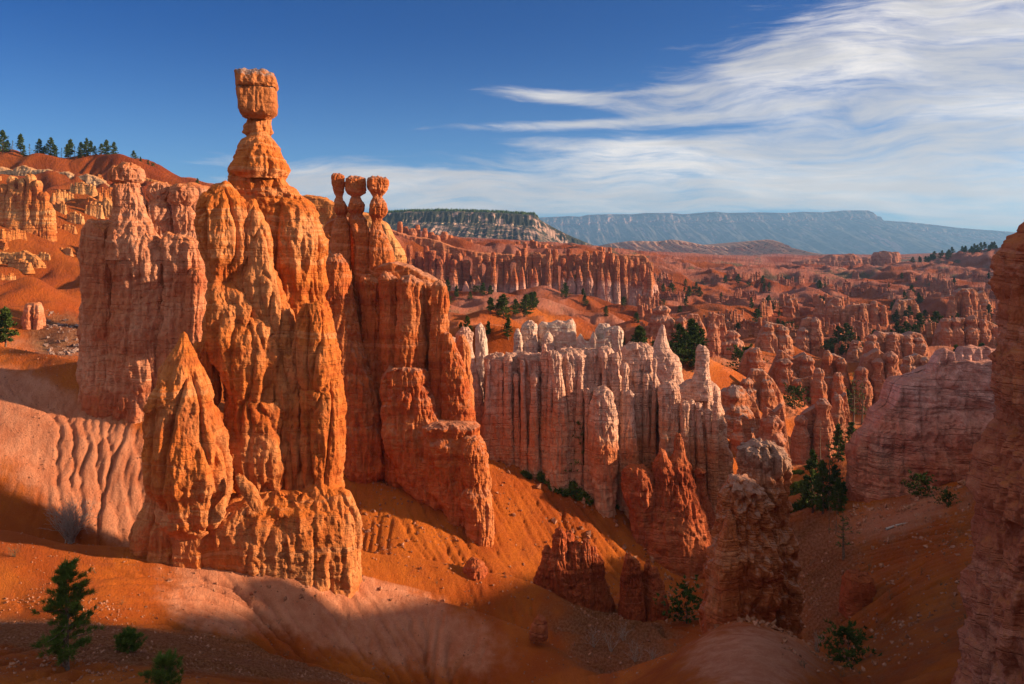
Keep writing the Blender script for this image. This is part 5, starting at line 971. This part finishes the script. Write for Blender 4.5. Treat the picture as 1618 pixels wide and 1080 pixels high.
tag(forest('forest', 1100, mesa_pt, 6.5, 3.2, 3), 'dark forest fringe along the top of the pale mesa')

# the little pine at lower left and its two seedlings
g = vis_point(104, 1054, 22, 60)
hero = conifer(g[1]/F*165, 401, spread=.235, bare=.17, L=.21, wd=.011, k=26, nw=15, nb=8, tufts=8, irreg=.55, mat=M_pineh, needle_spread=.6, droop=-.05, asym=.25, trunk_r=.026, topw=.1)
hero.location = tuple(g); tag(hero, 'young green pine standing on the terrace at the lower left', 'tree')
for px, py, hp, sd_, lab in [(205, 1030, 32, 402, 'small pine seedling at the edge of the washed-out trench'), (262, 1088, 50, 403, 'bushy pine seedling at the bottom edge of the picture')]:
    g = vis_point(px, min(py, 1095), 20, 60)
    if g is None: g = ground_at(px, 33)
    s = conifer(g[1]/F*hp, sd_, spread=.5, bare=.05, L=.17, wd=.009, k=24, nw=8, nb=8, tufts=5, irreg=.3, mat=M_pineh, needle_spread=.6, droop=.35, topw=1.0)
    s.location = tuple(g-np.array([0, 0, .03])); tag(s, lab, 'tree')
# lone open pine before the fins
g = vis_point(914, 778, 70, 95)
lone = conifer(g[1]/F*112, 410, spread=.17, bare=.3, L=.38, wd=.035, k=8, nw=11, nb=4, tufts=3, irreg=1.0, trunk_r=.012, mat=M_jun)
lone.location = tuple(g); tag(lone, 'slender open pine alone in front of the fins', 'tree')
# dead snags
def snag(px, py, hp, label, lean=0.0, D=None, seed=1):
    g = vis_point(px, py, 35, 140) if D is None else ground_at(px, D); h = hp*g[1]/F; r = random.Random(seed); mb = MB()
    tube(mb, [g+np.array([lean*h*t, 0, h*t-.2]) for t in (0, .3, .6, 1)], [h*.014, h*.011, h*.007, h*.002], 6)
    for k in range(9):
        t = r.uniform(.3, .9); p = g+np.array([lean*h*t, 0, h*t]); a = r.uniform(0, 6.28); tube(mb, [p, p+np.array([math.cos(a), math.sin(a), .3])*h*.06*r.uniform(.5, 1.3)], [h*.004, h*.001], 4)
    tag(mb.obj('dead_tree', M_bark, None, origin=g), label, 'dead tree')
snag(1296, 800, 138, 'bare dead trunk towering over the ravine clump', seed=2); snag(1532, 775, 55, 'bare dead trunk on the shaded slope beside the near pillar', seed=3)
snag(1310, 842, 50, 'thin dead stem at the left end of the dark slope', seed=4); snag(1321, 840, 46, 'second thin dead stem at the left end of the dark slope', .02, seed=5)
def shrub(px, py, wpx, hpx, label, cat='shrub', group=None, mat=None, n=120, seed=1, d0=20, D=None, name='shrub', r0=.012):
    v = vis_point(px, py, d0, 400) if D is None else ground_at(px, D)
    if v is None: return
    m = v[1]/F; r = random.Random(seed); mb = MB(); W_, H_ = wpx*m/2, hpx*m
    def grow(p, d, l, rad_, lvl):
        q = p+d*l; mid = (p+q)/2+np.array([r.uniform(-1, 1), r.uniform(-1, 1), r.uniform(-.5, 1)])*l*.08
        tube(mb, [p, mid, q], [rad_, rad_*.8, rad_*.5], 3)
        if lvl < 3:
            for _ in range(r.choice([2, 3])):
                e = d+np.array([r.gauss(0, .45), r.gauss(0, .45), r.gauss(.05, .35)]); grow(q, e/np.linalg.norm(e), l*r.uniform(.45, .8), rad_*.55, lvl+1)
    for i in range(max(4, n//14)):
        a = r.uniform(0, 6.28); t = r.uniform(.1, 1.0); d = np.array([math.cos(a)*t*W_, math.sin(a)*t*W_, H_*r.uniform(.45, 1.0)]); L_ = np.linalg.norm(d)
        grow(v+np.array([r.gauss(0, .06)*W_, r.gauss(0, .06)*W_, -.05]), d/L_, L_*.42, r0, 0)
    return tag(mb.obj(name, mat or M_dry, None, origin=v), label, cat, group)
shrub(112, 858, 84, 72, 'large leafless grey bush on the crest against the sunlit gullies', n=900, seed=3, d0=45, r0=.04)
shrub(22, 880, 34, 22, 'dry tuft of dead twigs at the left edge below the crest', n=220, seed=4, mat=M_sage)
for i, (px, py, w, h, lab) in enumerate([(440, 985, 16, 14, 'dark green tuft on the pink slope'), (120, 888, 30, 14, 'faint straggly tuft high on the brown slope'), (152, 905, 26, 16, 'taller straggly tuft under the leafless grey bush'), (192, 955, 18, 10, 'tiny tuft halfway down the brown slope'), (575, 918, 16, 12, 'small tuft beside the right foot of the hammer rock'), (690, 925, 12, 10, 'dark tuft on the small orange ridge'), (455, 1035, 16, 10, 'tuft on the gravel band under the pink slope')]):
    shrub(px, py, w, h, lab, n=90, seed=20+i, mat=M_sage, r0=.009)
GD = 'leafless purple-grey bushes on the hollow floor'
for i, (px, py, w, h) in enumerate([(938, 1022, 44, 40), (965, 1030, 48, 40), (1005, 1045, 56, 40), (985, 1012, 40, 32), (1030, 1055, 30, 26), (1290, 1030, 36, 40)]):
    shrub(px, py, w, h, 'leafless purple-grey bush on the hollow floor', group=GD, n=200, seed=40+i, d0=50 if px < 1200 else 40, r0=.014)
GT = 'scrub tufts on the dark right slope'
for i in range(26):
    px = RND.uniform(1265, 1530); py = RND.uniform(830, 1070); shrub(px, py, RND.uniform(12, 30), RND.uniform(8, 20), 'low dark scrub tuft on the shaded right slope', group=GT, n=80, seed=60+i, mat=M_sage, d0=38)
# ground-hugging green junipers
def mat_bush(px, py, wpx, hpx, label, seed, d0=60, slant=0.0, group=None):
    v = vis_point(px, py, d0, 200); m = v[1]/F; rng = np.random.RandomState(seed); W_ = wpx*m/2
    n = int(40+wpx*3.2); a = rng.uniform(0, 6.283, n); rr = np.sqrt(rng.rand(n)); lx = np.cos(a)*rr*W_; ly = np.sin(a)*rr*W_*.45; lx2 = lx
    x = v[0]+lx; y = v[1]+ly-lx*slant; z = height(x, y)+hpx*m*.6*(1-rr**2)*rng.rand(n); mb = MB()
    needles(mb, np.stack([x, y, z], -1), np.stack([lx/W_*.5, ly/W_*.5, np.full(n, .8)], -1), .36, .07, 16, rng, .8)
    tag(mb.obj('juniper_bush', M_jun, None, origin=v, smooth=False), label, 'bush', group)
for i, (px, py, w, h, lab) in enumerate([(870, 762, 60, 18, 'flat green juniper mat left of the slender pine'), (902, 770, 70, 22, 'thick green juniper mat around the foot of the slender pine'), (948, 778, 70, 18, 'green juniper mat right of the slender pine'), (832, 752, 14, 6, 'tiny green patch at the left end of the juniper mats'), (880, 756, 40, 10, 'upper green juniper strip under the fins'),
        (1256, 748, 24, 6, 'upper green patch on the bare slope below the fins'), (1262, 766, 22, 6, 'lower green patch on the bare slope below the fins'), (1250, 780, 46, 26, 'dense green thicket behind the grey-capped pillar'), (1268, 800, 50, 22, 'dark green thicket at the foot of the ravine clump')]):
    mat_bush(px, py, w, h, lab, 500+i, d0=60 if px < 1200 else 80, slant=.25)
# fallen logs
mb = MB(); g = vis_point(1400, 838, 40, 120)
tube(mb, [g+np.array([0, 0, .12]), g+np.array([1.2, .4, .35]), g+np.array([2.6, .7, .5])], [.11, .09, .03], 6); tag(mb.obj('log', M_dry, None, origin=g), 'fallen grey log lying on the dark right slope', 'log')
# pebbles and stones
rng = np.random.RandomState(9); V = []; Fq = []; base_o = np.array([[1, 0, 0], [-1, 0, 0], [0, 1, 0], [0, -1, 0], [0, 0, 1], [0, 0, -1]], float); fo = [(0, 2, 4), (2, 1, 4), (1, 3, 4), (3, 0, 4), (2, 0, 5), (1, 2, 5), (3, 1, 5), (0, 3, 5)]
def sprinkle(n, px0, px1, D0, D1, s0, s1):
    px = rng.uniform(px0, px1, n); D = np.sqrt(rng.uniform(D0**2, D1**2, n)); x = (px-CX)/F*D; z = height(x, D); s = s0+(s1-s0)*rng.rand(n)**5
    keep = rng.rand(n) < np.clip(.25+1.2*pn(x/2.5, D/2.5, .2, 77)+.3, 0, 1)
    for i in np.where(keep)[0]:
        b = len(V)*6; V.append((base_o*rng.uniform(.5, 1.2, (6, 3))*s[i]*np.array([1, 1, .7]))@np.linalg.qr(rng.normal(size=(3, 3)))[0]+np.array([x[i], D[i], z[i]+s[i]*.2]))
        for f in fo: Fq.append((b+f[0], b+f[1], b+f[2], b+f[2]))
sprinkle(15000, -60, 820, 29, 46, 0.014, .13); sprinkle(9000, 0, 1260, 44, 62, .015, .11); sprinkle(8000, 560, 1130, 62, 92, .022, .20); sprinkle(6000, 1230, 1560, 38, 84, .02, .24); sprinkle(900, 900, 1080, 56, 84, .05, .28); sprinkle(900, 560, 790, 72, 82, .04, .28); sprinkle(900, 760, 1130, 80, 92, .05, .55); sprinkle(500, 230, 620, 50, 60, .03, .3); sprinkle(500, 1130, 1260, 44, 56, .03, .4); sprinkle(500, 1340, 1600, 76, 86, .06, .6)
M_peb = simple_mat('stones', (0.22, 0.08, 0.035), (0.42, 0.21, 0.13), 3)
sprinkle(3000, 0, 250, 60, 84, .02, .12)
mb = MB(); mb.add(np.concatenate(V), Fq); tag(mb.obj('gravel', M_peb, None, origin=(0, 0, 0), smooth=False), 'loose stones strewn over the near slopes', 'gravel', None, 'stuff')
V = []; Fq = []; sprinkle(500, 72, 134, 118, 165, .15, .8)
M_rub = simple_mat('rubble_stone', (0.17, 0.10, 0.08), (0.34, 0.24, 0.20), 1)
mb = MB(); mb.add(np.concatenate(V), Fq); tag(mb.obj('rubble', M_rub, None, origin=(0, 0, 0), smooth=False), 'grey rubble in the gully on the left hillside', 'rubble', None, 'stuff')

# ------------------------------------------------------------------ haze: one closed box of even air
hx0, hx1, hy0, hy1, hz0, hz1 = -14500, 24500, -60, 13900, -420, 640
hv = [(x, y, z) for z in (hz0, hz1) for y in (hy0, hy1) for x in (hx0, hx1)]
hm = mesh_from('haze', np.array(hv, float), np.array([(0, 2, 3, 1), (4, 5, 7, 6), (0, 1, 5, 4), (2, 6, 7, 3), (0, 4, 6, 2), (1, 3, 7, 5)]), False)
mh = bpy.data.materials.new('haze_air'); mh.use_nodes = True; th_ = NT(mh.node_tree); th_.n.clear()
pv = th_.node('ShaderNodeVolumePrincipled'); om = th_.node('ShaderNodeOutputMaterial'); th_.l.new(pv.outputs[0], om.inputs['Volume'])
pv.inputs['Color'].default_value = (0.26, 0.56, 1.0, 1); pv.inputs['Density'].default_value = 8.0e-5; pv.inputs['Anisotropy'].default_value = 0.2
hm.materials.append(mh); hz = bpy.data.objects.new('haze', hm); COL.objects.link(hz); hz['kind'] = 'stuff'; hz.display_type = 'BOUNDS'
